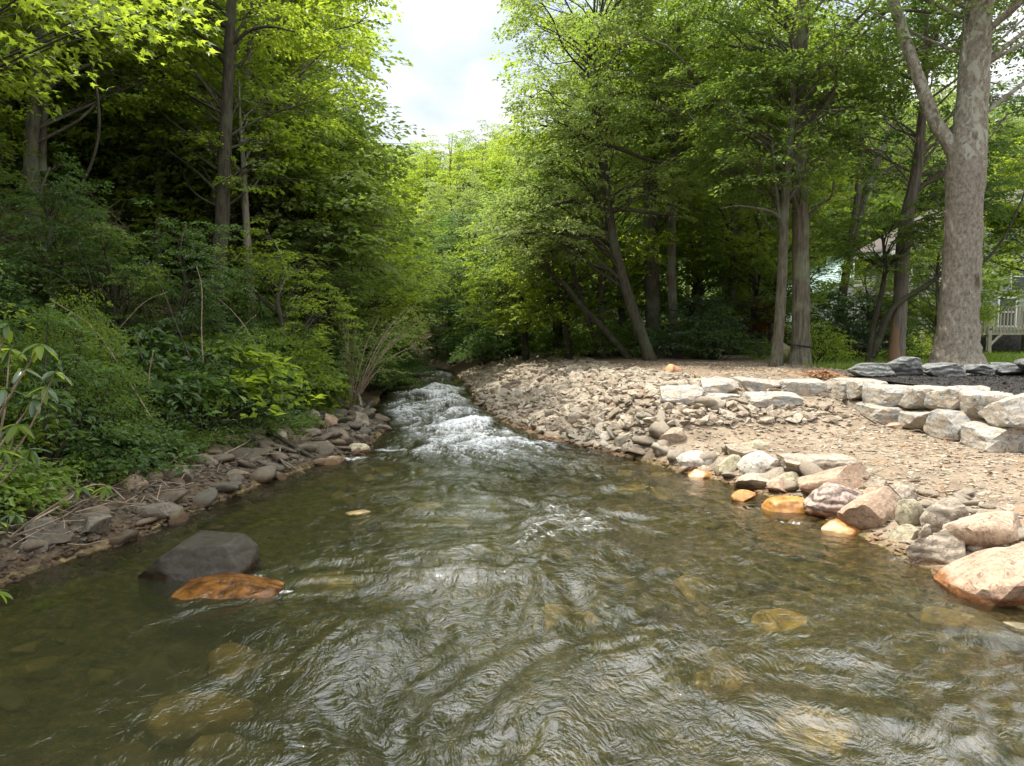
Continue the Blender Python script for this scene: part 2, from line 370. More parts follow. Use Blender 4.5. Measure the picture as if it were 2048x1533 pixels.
# ------------------------------------------------------------------ terrain
gx = np.concatenate([-90 + 0 * np.array([0.]), -np.geomspace(90, 13, 40)[1:], np.linspace(-12.8, 12.8, 330), np.geomspace(13, 110, 50)])
gy = np.concatenate([np.linspace(-9, 2, 24), np.linspace(2.15, 20, 190), np.geomspace(20.15, 190, 130)])
X, Y = np.meshgrid(gx, gy); Z = hland(X, Y)
ny, nx = X.shape
I = np.arange(ny * nx).reshape(ny, nx)
Q = np.stack([I[:-1, :-1], I[:-1, 1:], I[1:, 1:], I[1:, :-1]], -1).reshape(-1, 4)
tL = (xl(Y) - X); sR = X - xr(Y)
riv = ((tL < 0) & (sR < 0)).astype(float)
hill = sstep(-.15, .02, tL)
lawn = sstep(0, 1, (Y - 17.2 - .3 * n2(X, Y, 1, 3) * 6)) * sstep(8.3, 9.3, X + n2(X, Y, .7, 3) * 3)
shade_dirt = sstep(16.5, 18.5, Y + n2(X, Y, .5, 3) * 3) * sstep(2, 4, X)
m, nt, o = newmat('ground_soil')
def att(nt, k):
    a = nd(nt, 'ShaderNodeAttribute'); a.attribute_name = k; return a.outputs['Fac']
v = coords(nt, (1, 1, 1), True)
n1 = noiset(nt, v, 2.2, 6, .6); nf = noiset(nt, v, 38, 7, .75); nm = noiset(nt, v, 9, 6, .7)
sand = ramp(nt, n1, [(.35, (.20, .150, .105)), (.52, (.28, .22, .155)), (.7, (.33, .265, .19))])
rust = ramp(nt, noiset(nt, coords(nt, (1, 1, 1), True), .75, 4), [(.58, (0, 0, 0)), (.68, (1, 1, 1))])
sand = mixc(nt, math_(nt, 'MULTIPLY', rust, .55), sand, (.40, .21, .10))
litter = ramp(nt, nm, [(.35, (.045, .033, .022)), (.55, (.11, .08, .052)), (.72, (.19, .145, .09))])
bed = ramp(nt, nm, [(.3, (.045, .038, .02)), (.5, (.15, .115, .055)), (.70, (.42, .30, .14))])
soil = ramp(nt, nm, [(.3, (.15, .11, .075)), (.7, (.26, .20, .14))])
green = ramp(nt, nm, [(.3, (.045, .08, .02)), (.7, (.13, .19, .045))])
c = mixc(nt, att(nt, 'dirt'), sand, soil); c = mixc(nt, att(nt, 'lawn'), c, green)
c = mixc(nt, att(nt, 'hill'), c, litter); c = mixc(nt, att(nt, 'river'), c, bed)
c = mixc(nt, .6, c, ramp(nt, nf, [(.3, (.45, .43, .41)), (.5, (.95, .95, .95)), (.7, (1.2, 1.18, 1.15))]), 'MULTIPLY')
bsdf(nt, o, c, .95, math_(nt, 'ADD', nf, nm), .8, .03, .1)
ter = link('ground', mesh_np('ground', np.stack([X.ravel(), Y.ravel(), Z.ravel()], 1), Q, m, True,
      {'river': riv.ravel(), 'hill': hill.ravel(), 'lawn': lawn.ravel(), 'dirt': shade_dirt.ravel()}))
tag(ter, kind='structure')

# ------------------------------------------------------------------ water
vy = np.concatenate([np.linspace(-8, 2, 12), np.geomspace(2.1, 62, 560)])
uu = np.linspace(-0.06, 1.06, 300)
WY = np.repeat(vy[:, None], len(uu), 1)
WX = xl(WY) + (xr(WY) - xl(WY)) * uu[None] + (uu[None] - .5) * 0.6
cur = np.exp(-((uu[None] - .56) / .27) ** 2) * np.ones_like(WY)                 # main current
rap = sstep(10.2, 14.0, WY) * (1 - .55 * sstep(24, 31, WY)) * np.exp(-((uu[None] - .48) / .36) ** 4)
wq = np.stack([WX.ravel(), WY.ravel(), np.zeros(WX.size)], 1)
warp = np.stack([fbm(wq * .55 + 5, 2), fbm(wq * .55 + 25, 2), np.zeros(len(wq))], 1)
wa = wq * [1, .8, 1] + warp * 2.6
w1 = fbm(wa * 1.0, 2).reshape(WX.shape); w2_ = (.5 - np.abs(fbm(wa * 2.6 + 9, 2))).reshape(WX.shape)
w3 = (.5 - np.abs(fbm(wa * 7.0 + 19, 2))).reshape(WX.shape); w4 = fbm(wa * 17 + 3, 2).reshape(WX.shape)
edge = sstep(-.02, .14, uu[None]) * sstep(-.02, .12, 1 - uu[None])
calm = .13 + .87 * cur * (.55 + .45 * sstep(-.1, .1, w1))
WZ = (w1 * .20 * (cur + rap) + w2_ * .19 * calm + w3 * .062 * (calm + rap) + w4 * .012 * calm + (w2_ - .4) * .20 * rap + w3 * .07 * rap) * edge
WZ -= WZ.mean()
WZ += .02 * rap
foam_glint = rap * (.83 + 1.0 * w1 + 1.6 * (w2_ - .42) + 1.4 * (w3 - .42)) + (1 - rap) * cur * (.34 + .9 * w1 + 1.8 * (w2_ - .44)) * sstep(3.0, 9, WY)  # rapids: foam; mid-current: sky glints painted as white streaks on the crests
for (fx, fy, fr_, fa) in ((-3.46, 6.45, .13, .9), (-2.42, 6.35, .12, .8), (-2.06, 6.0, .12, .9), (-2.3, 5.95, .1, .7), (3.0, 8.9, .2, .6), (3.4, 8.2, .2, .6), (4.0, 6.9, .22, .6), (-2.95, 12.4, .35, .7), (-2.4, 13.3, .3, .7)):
    foam_glint = foam_glint + fa * np.exp(-(((WX - fx) / fr_) ** 2 + ((WY - fy) / (fr_ * .7)) ** 2))
ny, nx = WX.shape; I = np.arange(ny * nx).reshape(ny, nx)
Q = np.stack([I[:-1, :-1], I[:-1, 1:], I[1:, 1:], I[1:, :-1]], -1).reshape(-1, 4)
m, nt, o = newmat('creek_water')
v = coords(nt, (1, .75, 1), True)
vs_ = coords(nt, (1.6, .8, 1), True); wp = nd(nt, 'ShaderNodeTexNoise', Scale=1.3, Detail=2.0); nt.links.new(v, wp.inputs['Vector'])
sc = nd(nt, 'ShaderNodeVectorMath', operation='SCALE'); sc.inputs['Scale'].default_value = .75; nt.links.new(wp.outputs['Color'], sc.inputs[0])
ad = nd(nt, 'ShaderNodeVectorMath', operation='ADD'); nt.links.new(v, ad.inputs[0]); nt.links.new(sc.outputs[0], ad.inputs[1]); vv = ad.outputs[0]
f1 = noiset(nt, vv, 9, 3, .55, .8); f2 = noiset(nt, vv, 26, 3, .6, .6)
rid = math_(nt, 'ABSOLUTE', math_(nt, 'SUBTRACT', f1, .5))
hgt = math_(nt, 'ADD', math_(nt, 'MULTIPLY', rid, -2.2), math_(nt, 'MULTIPLY', f2, .35))
hgt = math_(nt, 'MULTIPLY', hgt, math_(nt, 'ADD', .35, math_(nt, 'MULTIPLY', att(nt, 'current'), .9)))
bp = nd(nt, 'ShaderNodeBump', Strength=1.0, Distance=.013); nt.links.new(hgt, bp.inputs['Height'])
fr = nd(nt, 'ShaderNodeFresnel', IOR=2.0); nt.links.new(bp.outputs[0], fr.inputs['Normal'])
tr = nd(nt, 'ShaderNodeBsdfTransparent'); tr.inputs[0].default_value = (.74, .73, .55, 1)
mk = nd(nt, 'ShaderNodeBsdfDiffuse'); mk.inputs[0].default_value = (.048, .048, .024, 1)
gl = nd(nt, 'ShaderNodeBsdfGlossy', Roughness=.02); nt.links.new(bp.outputs[0], gl.inputs['Normal'])
mm = nd(nt, 'ShaderNodeMixShader'); nt.links.new(math_(nt, 'MULTIPLY_ADD', att(nt, 'depth'), .38, .09), mm.inputs[0])
nt.links.new(tr.outputs[0], mm.inputs[1]); nt.links.new(mk.outputs[0], mm.inputs[2])
m2 = nd(nt, 'ShaderNodeMixShader'); nt.links.new(fr.outputs[0], m2.inputs[0]); nt.links.new(mm.outputs[0], m2.inputs[1]); nt.links.new(gl.outputs[0], m2.inputs[2])
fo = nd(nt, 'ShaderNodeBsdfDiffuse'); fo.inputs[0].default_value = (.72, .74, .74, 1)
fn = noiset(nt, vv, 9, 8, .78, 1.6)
ff = ramp(nt, math_(nt, 'MULTIPLY', math_(nt, 'ADD', fn, math_(nt, 'MULTIPLY_ADD', att(nt, 'foam_glint'), .42, -.34)), 1.0), [(.38, (0, 0, 0)), (.68, (.95, .95, .95))])
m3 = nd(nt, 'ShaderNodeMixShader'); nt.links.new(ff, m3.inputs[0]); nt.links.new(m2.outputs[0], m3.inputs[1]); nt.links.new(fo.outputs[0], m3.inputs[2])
nt.links.new(m3.outputs[0], o.inputs[0])
dep = np.clip(-hland(WX, WY, False) / .5, 0, 1)
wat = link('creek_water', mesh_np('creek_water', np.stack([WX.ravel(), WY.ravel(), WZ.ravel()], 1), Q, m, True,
      {'current': (cur + rap).ravel(), 'foam_glint': foam_glint.ravel(), 'depth': dep.ravel()}))
tag(wat, kind='structure')

# ------------------------------------------------------------------ leaves, trees
def leaf_mesh(name, Pn, AX, NM, size, mat, wr=.55, fold=.12, extra=None):
    n = len(Pn); AX = AX / (np.linalg.norm(AX, axis=1)[:, None] + 1e-9)
    SD = np.cross(NM, AX); SD /= np.linalg.norm(SD, axis=1)[:, None] + 1e-9; UP = np.cross(AX, SD)
    s = size[:, None]
    V = np.stack([Pn, Pn + AX * s * .45 + SD * s * wr * .5 + UP * s * fold, Pn + AX * s - UP * s * fold * .6, Pn + AX * s * .45 - SD * s * wr * .5 + UP * s * fold], 1).reshape(-1, 3)
    Q = (np.arange(n)[:, None] * 4 + np.arange(4)[None])
    return mesh_np(name, V, Q, mat, False)
def sprays(r, C, D, n, L, Wd, size, droop=.3):
    """C centres, D outward directions -> leaf arrays"""
    k = len(C); C = np.repeat(C, n, 0); D = np.repeat(D, n, 0)
    D = D / (np.linalg.norm(D, axis=1)[:, None] + 1e-9)
    sd = np.stack([-D[:, 1], D[:, 0], np.zeros(len(D))], 1); sd /= np.linalg.norm(sd, axis=1)[:, None] + 1e-6
    u = r.rand(len(C)); w = (r.rand(len(C)) * 2 - 1) * (1.05 - .6 * np.abs(u - .4)); 
    Pn = C + D * (u[:, None] - .3) * L + sd * w[:, None] * Wd
    Pn[:, 2] += -droop * L * u ** 2 - droop * .6 * Wd * w ** 2 + r.randn(len(C)) * .05 * L
    AX = D * (.5 + .6 * u[:, None]) + sd * np.sign(w)[:, None] * .8 + r.randn(len(C), 3) * .35; AX[:, 2] -= .35
    NM = r.randn(len(C), 3) * .42; NM[:, 2] += 1
    return Pn, AX, NM, size * (.65 + .7 * r.rand(len(C)))
def grow(r, trunk, crown, nclump, nspray, nleaf, size, clumpr=.8, limb_r=.05, clip=None):
    """trunk rows (x,y,z,r); crown = list of (cx,cy,cz,rx,ry,rz,weight). returns trunk MB, branch MB, leaf arrays"""
    tl = smoothline(trunk, 6); tb = MB(); tb.tube(tl[:, :3], tl[:, 3], 12, wob=.10)
    bb = MB(); Cs = []; Ds = []
    wt = np.array([c[6] for c in crown], float); wt /= wt.sum()
    for i in range(nclump):
        c = crown[r.choice(len(crown), p=wt)]
        d = r.randn(3); d /= np.linalg.norm(d); d *= r.uniform(.45, 1.0) ** .6
        cc = np.array(c[:3]) + d * np.array(c[3:6])
        if clip is not None and not clip(cc): continue
        dist = np.linalg.norm(tl[:, :2] - cc[:2], axis=1)
        za = cc[2] - .55 * dist.min() - .3
        j = int(np.argmin(np.abs(tl[:, 2] - za) + dist * .15)); j = min(max(j, int(len(tl) * .12)), len(tl) - 2)
        a = tl[j, :3]; v = cc - a; ln = np.linalg.norm(v)
        mid1 = a + v * .35 + np.array([0, 0, .10 * ln]) + r.randn(3) * .06 * ln; mid2 = a + v * .7 + np.array([0, 0, .10 * ln]) + r.randn(3) * .06 * ln
        r0 = min(limb_r * (.4 + .14 * ln), tl[j, 3] * .55)
        pl = smoothline([list(a) + [r0], list(mid1) + [r0 * .7], list(mid2) + [r0 * .42], list(cc) + [r0 * .18]], 4)
        bb.tube(pl[:, :3], pl[:, 3], 5, False)
        h = np.array([v[0], v[1], 0]); h = h / (np.linalg.norm(h) + 1e-6)
        for q in range(nspray):
            ang = r.uniform(-math.pi, math.pi); dd = h * .7 + np.array([math.cos(ang), math.sin(ang), 0])
            dd /= np.linalg.norm(dd) + 1e-6; dd[2] = r.uniform(-.15, .35)
            off = dd * clumpr * r.uniform(.25, 1.0) + np.array([0, 0, r.randn() * clumpr * .38])
            s = cc + off; Cs.append(s); Ds.append(dd)
            st = pl[r.randint(len(pl) // 2, len(pl)), :3]
            bb.tube([st, (st + s) / 2 + [0, 0, .06], s + dd * .3], [r0 * .16 + .004, .006, .003], 3, False)
    L = sprays(r, np.array(Cs), np.array(Ds), nleaf, clumpr * .85, clumpr * .42, size)
    return tb, bb, L
def build_tree(name, label, cat, trunk, crown, bark, leaf, nclump=50, nspray=8, nleaf=40, size=.12, clumpr=.8, seed=1, group=None, clip=None, wr=.55, limbs=(), limb_r=.05):
    r = np.random.RandomState(seed); trunk = np.array(trunk, float); base = trunk[0, :3].copy()
    root = thing(name, label, cat, base, 0, group)
    t2 = trunk.copy(); t2[:, :3] -= base
    cr2 = [tuple(np.array(c[:3]) - base) + tuple(c[3:]) for c in crown]
    cl = (lambda q: clip(q + base)) if clip else None
    tb, bb, L = grow(r, t2, cr2, nclump, nspray, nleaf, size, clumpr, limb_r, cl)
    tb.build('trunk', BARK[bark], root)
    for lb in limbs:
        q = np.array(lb, float); q[:, :3] -= base; sl_ = smoothline(q, 7)
        MB().tube(sl_[:, :3], sl_[:, 3], 9, wob=.08).build('limb', BARK[bark], root)
    if bb.n: bb.build('branches', BARK[bark], root)
    if len(L[0]): link('crown', leaf_mesh('crown', *L, LEAF[leaf], wr), root)
    return root
def T(rows, Y, dy=0.0):
    """trunk rows (px,py,radius_px) on the photo -> metres at distance Y"""
    o = []
    for i, (a, b, w) in enumerate(rows):
        yy = Y + dy * i; q = P(a, b, yy); o.append([q[0], q[1], q[2], w * yy / F])
    g = hz(o[0][0], o[0][1]) - .12
    o[0][2] = g
    return o

def openair(q):                                             # the stretch of open sky above the creek
    x, y, z = q
    e = (z - 2.3) / y
    if e > .20: return not (-.185 * y - .2 < x < .02 * y - .03 * y * (1 - min(1, (e - .2) / .25)))
    return True
# --- right bank, the named trees
syc = T([(1915, 735, 62), (1913, 705, 44), (1916, 640, 37), (1923, 540, 34), (1928, 420, 33), (1932, 330, 34), (1940, 250, 29), (1950, 120, 26), (1957, 0, 24), (1968, -250, 20), (1960, -520, 12), (1950, -800, 5)], 17.0)
lf = np.array(P(1924, 318, 17)); 
lrows = [(1924, 335, 17), (1897, 285, 14), (1868, 240, 12.5), (1840, 165, 11.5), (1812, 85, 10.5), (1786, 0, 10), (1750, -120, 9), (1700, -300, 6)]
slimb = [[*P(a, b, 17.0 + .1 * i), w * 17 / F] for i, (a, b, w) in enumerate(lrows)]
sy = build_tree('sycamore_tree', 'huge pale mottled forked sycamore rising behind the stone terrace', 'tree', syc,
    [(12.5, 17.5, 13.5, 5.5, 4.5, 4.5, 1), (8.5, 18.5, 12.5, 3, 3, 3, .4)], 'syc', 'mid', 60, 9, 42, .13, 1.0, 11, limbs=[slimb],
    clip=lambda q: openair(q) and q[2] > 9.2)
# root flare
rf = MB(); b0 = np.array(syc[0][:3])
for a in (-2.6, -1.9, -1.2, -.4, .5, 2.4):
    dv = np.array([math.cos(a), math.sin(a), 0])
    q = smoothline([[*(dv * .12 + [0, 0, 1.0]), .12], [*(dv * .36 + [0, 0, .5]), .16], [*(dv * .62 + [0, 0, .14]), .13], [*(dv * 1.05 + [0, 0, -.12]), .07]], 4)
    rf.tube(q[:, :3], q[:, 3], 8)
rf.build('root_flare', BARK['syc'], sy)

tp = T([(1600, 722, 27), (1601, 690, 19), (1602, 600, 17), (1601, 450, 15.5), (1598, 300, 15), (1600, 150, 13), (1606, 0, 11), (1610, -250, 8), (1600, -500, 4)], 20.0)
limb2 = [[*P(a, b, 20 + .2 * i), w * 20 / F] for i, (a, b, w) in enumerate([(1598, 148, 6), (1570, 128, 5.5), (1530, 102, 5), (1480, 95, 3.5), (1430, 85, 2)])]
limb3 = [[*P(a, b, 20 - .3 * i), w * 20 / F] for i, (a, b, w) in enumerate([(1600, 75, 7), (1575, 30, 6), (1540, 0, 5), (1480, -60, 3)])]
limb4 = [[*P(a, b, 20 - .3 * i), w * 20 / F] for i, (a, b, w) in enumerate([(1610, 440, 3.5), (1640, 410, 2.6), (1662, 395, 2.2), (1668, 360, 1.6)])]
limb5 = [[*P(a, b, 20 - .3 * i), w * 20 / F] for i, (a, b, w) in enumerate([(1606, 160, 5), (1680, 122, 4), (1720, 60, 3.6), (1780, 22, 3), (1900, 30, 2.0)])]
tr2 = build_tree('tulip_tree', 'tall straight furrowed trunk with a dark strap round its foot', 'tree', tp,
    [(9, 20, 13, 5, 4, 5, 1), (7.5, 19, 8.0, 2.6, 2, 1.6, .35), (4.8, 20, 9.5, 2.5, 2.5, 2.5, .3)], 'poplar', 'mid', 74, 9, 42, .13, .95, 21, limbs=[limb2, limb3, limb4, limb5], clip=openair)
q0 = P(1598, 692, 20) - np.array(tp[0][:3]); a_ = np.linspace(0, 2 * math.pi, 25)
MB().tube(np.stack([q0[0] + .31 * np.cos(a_), .31 * np.sin(a_), q0[2] - .04 * np.cos(a_)], 1), np.full(25, .018), 5, False).build('strap', simple('strap_black', (.02, .02, .02)), tr2)

build_tree('slender_tree', 'slender leaning grey trunk left of the strapped trunk, pale scar near its foot', 'tree',
    T([(1551, 726, 15), (1556, 680, 10.5), (1562, 600, 10), (1566, 500, 9.5), (1570, 400, 8.5), (1577, 330, 7), (1586, 200, 5), (1590, 60, 3.5)], 19.2),
    [(8, 20.5, 8.5, 2.6, 2, 3, 1)], 'grey', 'mid', 26, 8, 40, .12, .8, 31, limbs=[[[*P(a, b, 19.2), w * 19.2 / F] for a, b, w in [(1566, 470, 5), (1558, 420, 4), (1548, 340, 3), (1544, 280, 2)]],
    [[*P(a, b, 19.2 - .2 * i), w * 19.2 / F] for i, (a, b, w) in enumerate([(1564, 440, 4), (1545, 425, 3.2), (1515, 417, 2.0), (1475, 412, 1.1), (1440, 418, .3)])]])
build_tree('peeling_tree', 'crooked trunk with bare orange wood down one side, in front of the grey house', 'tree',
    T([(1792, 722, 17), (1796, 670, 14), (1802, 590, 13), (1806, 500, 13), (1817, 420, 12), (1832, 350, 10), (1842, 260, 8), (1850, 150, 6), (1850, 20, 4)], 20.5),
    [(12.5, 21, 9.5, 3.6, 2.5, 3, 1), (12.8, 20.5, 6.5, 1.8, 1.2, 1.2, .22)], 'peel', 'dark', 46, 9, 42, .12, .8, 41)
build_tree('forked_tree', 'small tree forking at the ground into two crooked dark stems', 'tree',
    T([(1738, 725, 9), (1742, 690, 6.5), (1748, 650, 6), (1758, 610, 5), (1770, 540, 4), (1765, 470, 2)], 20.6),
    [(11.0, 20.6, 5.2, 1.6, 1.2, 1.1, 1)], 'dark', 'mid', 16, 8, 34, .11, .6, 51,
    limbs=[[[*P(a, b, 20.6 - .1 * i), w * 20.6 / F] for i, (a, b, w) in enumerate([(1741, 715, 8), (1757, 680, 7), (1772, 640, 6.5), (1790, 612, 5), (1822, 590, 5), (1858, 568, 4.6), (1900, 538, 4), (1960, 528, 3.2), (2005, 480, 2.4), (2035, 420, 2), (2060, 360, 1.6), (2075, 310, .6)])]])
build_tree('twin_tree', 'pair of thin leaning trunks far back before the white gable', 'tree',
    T([(1670, 640, 8), (1690, 560, 8), (1708, 480, 8), (1722, 420, 7), (1750, 330, 5.5), (1790, 240, 4), (1820, 160, 3)], 27),
    [(14.5, 28, 11, 3, 2, 3, 1)], 'grey', 'pale', 34, 8, 36, .15, 1.0, 61,
    limbs=[[[*P(a, b, 27), w * 27 / F] for a, b, w in [(1690, 560, 7), (1702, 480, 7), (1714, 400, 6), (1722, 300, 5), (1730, 200, 3)]]])
# the dark leaning tree of the middle and its neighbours
build_tree('leaning_tree', 'dark trunk leaning towards the creek with long level branches', 'tree',
    T([(1302, 728, 15), (1290, 690, 12), (1262, 610, 11), (1235, 520, 10.5), (1218, 430, 9.5), (1207, 330, 8.5), (1198, 260, 7), (1190, 180, 5.5), (1188, 60, 3)], 23),
    [(2.6, 23, 12.2, 2.7, 2.4, 3.4, 1), (1.6, 22.5, 8.5, 2.2, 2.0, 1.8, .5), (3.8, 22.6, 8.2, 2.4, 2, 2.2, .5), (1.0, 22.6, 5.6, 1.5, 1.4, 1.1, .28)], 'dark', 'pale', 92, 9, 42, .115, .8, 71,
    limbs=[[[*P(a, b, 23 - .2 * i), w * 23 / F] for i, (a, b, w) in enumerate(l)] for l in (
      [(1210, 410, 5), (1170, 408, 4), (1130, 404, 3.4), (1070, 430, 2.4), (1020, 450, 1.2)],
      [(1214, 466, 5), (1150, 468, 4), (1100, 466, 3), (1030, 468, 2), (990, 480, 1)],
      [(1205, 290, 5), (1240, 298, 4.2), (1290, 318, 3.4), (1340, 330, 2)],
      [(1205, 300, 5), (1175, 276, 4), (1130, 262, 3), (1080, 250, 1.6)],
      [(1216, 420, 5), (1260, 420, 4), (1320, 428, 3), (1380, 430, 2)])], clip=openair)
build_tree('straight_tree', 'thick straight brown trunk behind the leaning dark tree', 'tree',
    T([(1312, 722, 20), (1308, 680, 17), (1304, 560, 15), (1300, 430, 14), (1300, 300, 12), (1300, 160, 9), (1300, 0, 6), (1300, -120, 4)], 27),
    [(5.6, 27.5, 13.5, 3.6, 3, 4.5, 1), (6.5, 27, 8, 2.6, 2, 2, .35)], 'grey', 'mid', 70, 9, 40, .13, .95, 81, clip=openair)
build_tree('pinkish_tree', 'narrow reddish grey trunk between the thick straight trunk and the rhododendrons', 'tree',
    T([(1352, 724, 14), (1348, 660, 10), (1343, 540, 9), (1344, 420, 8), (1350, 300, 7), (1356, 150, 5), (1358, 0, 3)], 25),
    [(6.2, 25, 11, 2.4, 2.2, 3.4, 1)], 'grey', 'mid', 34, 8, 40, .12, .8, 91)
build_tree('arched_tree', 'thin dark stem arching low over the shingle from the wood edge', 'tree',
    T([(1262, 722, 8), (1235, 690, 6.5), (1195, 645, 6), (1165, 615, 5.5), (1130, 570, 4.5), (1100, 545, 3.5), (1080, 490, 2.5), (1070, 440, 1.5)], 24.5),
    [(.9, 24.5, 5.6, 1.6, 1.3, 1.1, 1)], 'dark', 'pale', 26, 8, 38, .11, .65, 95)
build_tree('bent_tree', 'second dark stem leaning left beside the arching one', 'tree',
    T([(1212, 722, 7.5), (1197, 690, 6), (1180, 650, 5.5), (1160, 590, 5), (1140, 520, 4), (1120, 440, 2.5)], 25.5),
    [(1.6, 25.5, 7.3, 1.6, 1.3, 1.5, 1)], 'dark', 'mid', 24, 8, 36, .12, .7, 96)
# --- left bank, the named trees
build_tree('hickory_tree', 'tallest dark trunk of the left slope, running straight up out of view', 'tree',
    T([(436, 610, 17), (438, 540, 15), (445, 440, 13.5), (450, 300, 12.5), (456, 160, 10.5), (462, 0, 9), (468, -250, 7), (470, -500, 4)], 15),
    [(-6.8, 15, 13.5, 3.2, 3.4, 4.5, 1), (-6.9, 16.2, 7.8, 2.8, 1.4, 2.6, .8)], 'dark', 'bright', 80, 9, 42, .115, .8, 101,
    limbs=[[[*P(a, b, 15 - .1 * i), w * 15 / F] for i, (a, b, w) in enumerate([(462, 90, 4), (500, 62, 3), (540, 54, 2.4), (590, 64, 1.2)])]], clip=openair)
build_tree('snapped_tree', 'pale vine-wrapped trunk snapped off, beside the tallest dark trunk', 'tree',
    T([(504, 625, 9), (500, 560, 8), (494, 470, 7), (490, 400, 6.5), (487, 330, 5), (480, 240, 3), (478, 160, 1.5)], 15.6),
    [(-6.0, 15.8, 6.4, .9, .8, 1.3, 1)], 'pale', 'bright', 12, 8, 34, .10, .55, 105)
build_tree('pale_tree', 'thin pale grey trunk standing alone on the brushy slope', 'tree',
    T([(318, 512, 7), (316, 470, 6), (316, 380, 5.5), (319, 300, 5), (320, 200, 4.5), (322, 60, 3.5), (325, -100, 2)], 16.5),
    [(-8.2, 16.5, 10.3, 1.9, 1.6, 3, 1)], 'pale', 'bright', 26, 8, 38, .11, .7, 107)
build_tree('double_tree', 'two brown trunks rising side by side from one mossy foot high on the slope', 'tree',
    T([(62, 345, 17), (62, 310, 13), (68, 220, 11.5), (76, 110, 10.5), (80, 0, 10), (85, -200, 7), (88, -400, 4)], 14),
    [(-9.4, 14, 13.5, 3.2, 3, 3.8, 1), (-9.2, 14.2, 8.2, 2.4, 1.3, 2.0, .7)], 'grey', 'bright', 66, 9, 40, .11, .8, 109,
    limbs=[[[*P(a, b, 14.2), w * 14 / F] for a, b, w in [(84, 345, 10), (84, 300, 8), (90, 200, 7), (98, 100, 6), (104, 0, 5), (110, -200, 3)]]])
build_tree('edge_tree', 'broad dark ridged trunk at the very left edge of the slope', 'tree',
    T([(8, 420, 26), (6, 300, 24), (4, 150, 22), (2, 0, 20), (0, -300, 12)], 15.5),
    [(-12, 15.5, 13, 3, 3, 3.6, 1)], 'dark', 'mid', 40, 9, 38, .12, .8, 111)
build_tree('sapling', 'thin dark sapling with creeper standing above the sunlit stones', 'tree',
    T([(648, 752, 8), (644, 700, 6), (640, 620, 5.5), (634, 520, 4.5), (628, 430, 3.5), (622, 340, 2)], 18.3),
    [(-5.0, 18.3, 6.2, 1.2, 1.2, 1.7, 1)], 'dark', 'bright', 28, 8, 36, .11, .65, 113,
    limbs=[[[*P(a, b, 18.2), w * 18 / F] for a, b, w in [(655, 745, 4), (654, 690, 3), (660, 620, 2.6), (650, 560, 2)]]])
vq = smoothline([[*P(a, b, 13), w * 13 / F] for a, b, w in [(150, 390, 2.2), (180, 335, 2.6), (197, 270, 2.8), (196, 200, 2.8), (186, 140, 2.5), (178, 60, 2), (176, -60, 2)]], 6)
vb = vq[0, :3].copy(); vo_ = thing('hanging_vine', 'dark woody vine curving down between the trees at upper left', 'vine', vb)
vq[:, :3] -= vb; MB().tube(vq[:, :3], vq[:, 3], 7).build('stem', BARK['dark'], vo_)
# maple boughs hanging into the upper left corner from a tree beside the camera
def lobed(name, Pn, AX, NM, size, mat):
    a = np.radians([180, 128, 100, 72, 55, 38, 20, 0, -20, -38, -55, -72, -100, -128])
    rr = np.array([.12, .45, .30, .85, .42, .52, .50, 1.05, .50, .52, .42, .85, .30, .45]) * .6
    L = np.stack([np.cos(a) * rr + .35, np.sin(a) * rr], 1)
    AX = AX / np.linalg.norm(AX, axis=1)[:, None]; SD = np.cross(NM, AX); SD /= np.linalg.norm(SD, axis=1)[:, None]; UP = np.cross(AX, SD)
    V = Pn[:, None] + size[:, None, None] * (L[None, :, :1] * AX[:, None] + L[None, :, 1:] * SD[:, None] - (L[None, :, 1:] ** 2) * .5 * UP[:, None])
    k = len(a); ctr = Pn + AX * (size * .3)[:, None]
    V = np.concatenate([V.reshape(-1, 3), ctr]); n = len(Pn); b = np.arange(n)[:, None] * k; j = np.arange(k)[None]
    tri = np.stack([b + j, b + (j + 1) % k, np.repeat(n * k + np.arange(n)[:, None], k, 1)], -1).reshape(-1, 3)
    return mesh_np(name, V, tri, mat, False)
r = np.random.RandomState(5)
mt = thing('maple_tree', 'maple whose lobed leaves hang into the top left corner', 'tree', (-8.6, 8.2, hz(-8.6, 8.2)))
mb0 = np.array(mt.location); q = smoothline([[0, 0, 0, .2], [.1, 0, 3, .17], [.0, .1, 7, .13], [.1, .2, 12, .06]], 5)
MB().tube(q[:, :3], q[:, 3], 10, wob=.1).build('trunk', BARK['grey'], mt)
bb = MB(); C = []; D = []
for i in range(46):
    t_ = r.uniform(0, 1); px, py, yy = r.uniform(-60, 330) , 0, r.uniform(5.2, 7.6)
    py = r.uniform(-180, 150 - .38 * max(px, 0))
    c = P(px, py, yy) - mb0; a = np.array([.05, .05, max(2.0, c[2] - r.uniform(.6, 1.4))]); v = c - a
    C.append(c)
    if i % 4 == 0: bb.tube([c - v * .35 - [0, 0, .1], c - v * .15, c], [.012, .008, .004], 5, False)
    D.append(v * [1, 1, .2])
L = sprays(r, np.array(C), np.array(D), 26, .75, .42, .105, .35)
bb.build('branches', BARK['dark'], mt); link('crown', lobed('crown', *L, LEAF['bright']), mt)

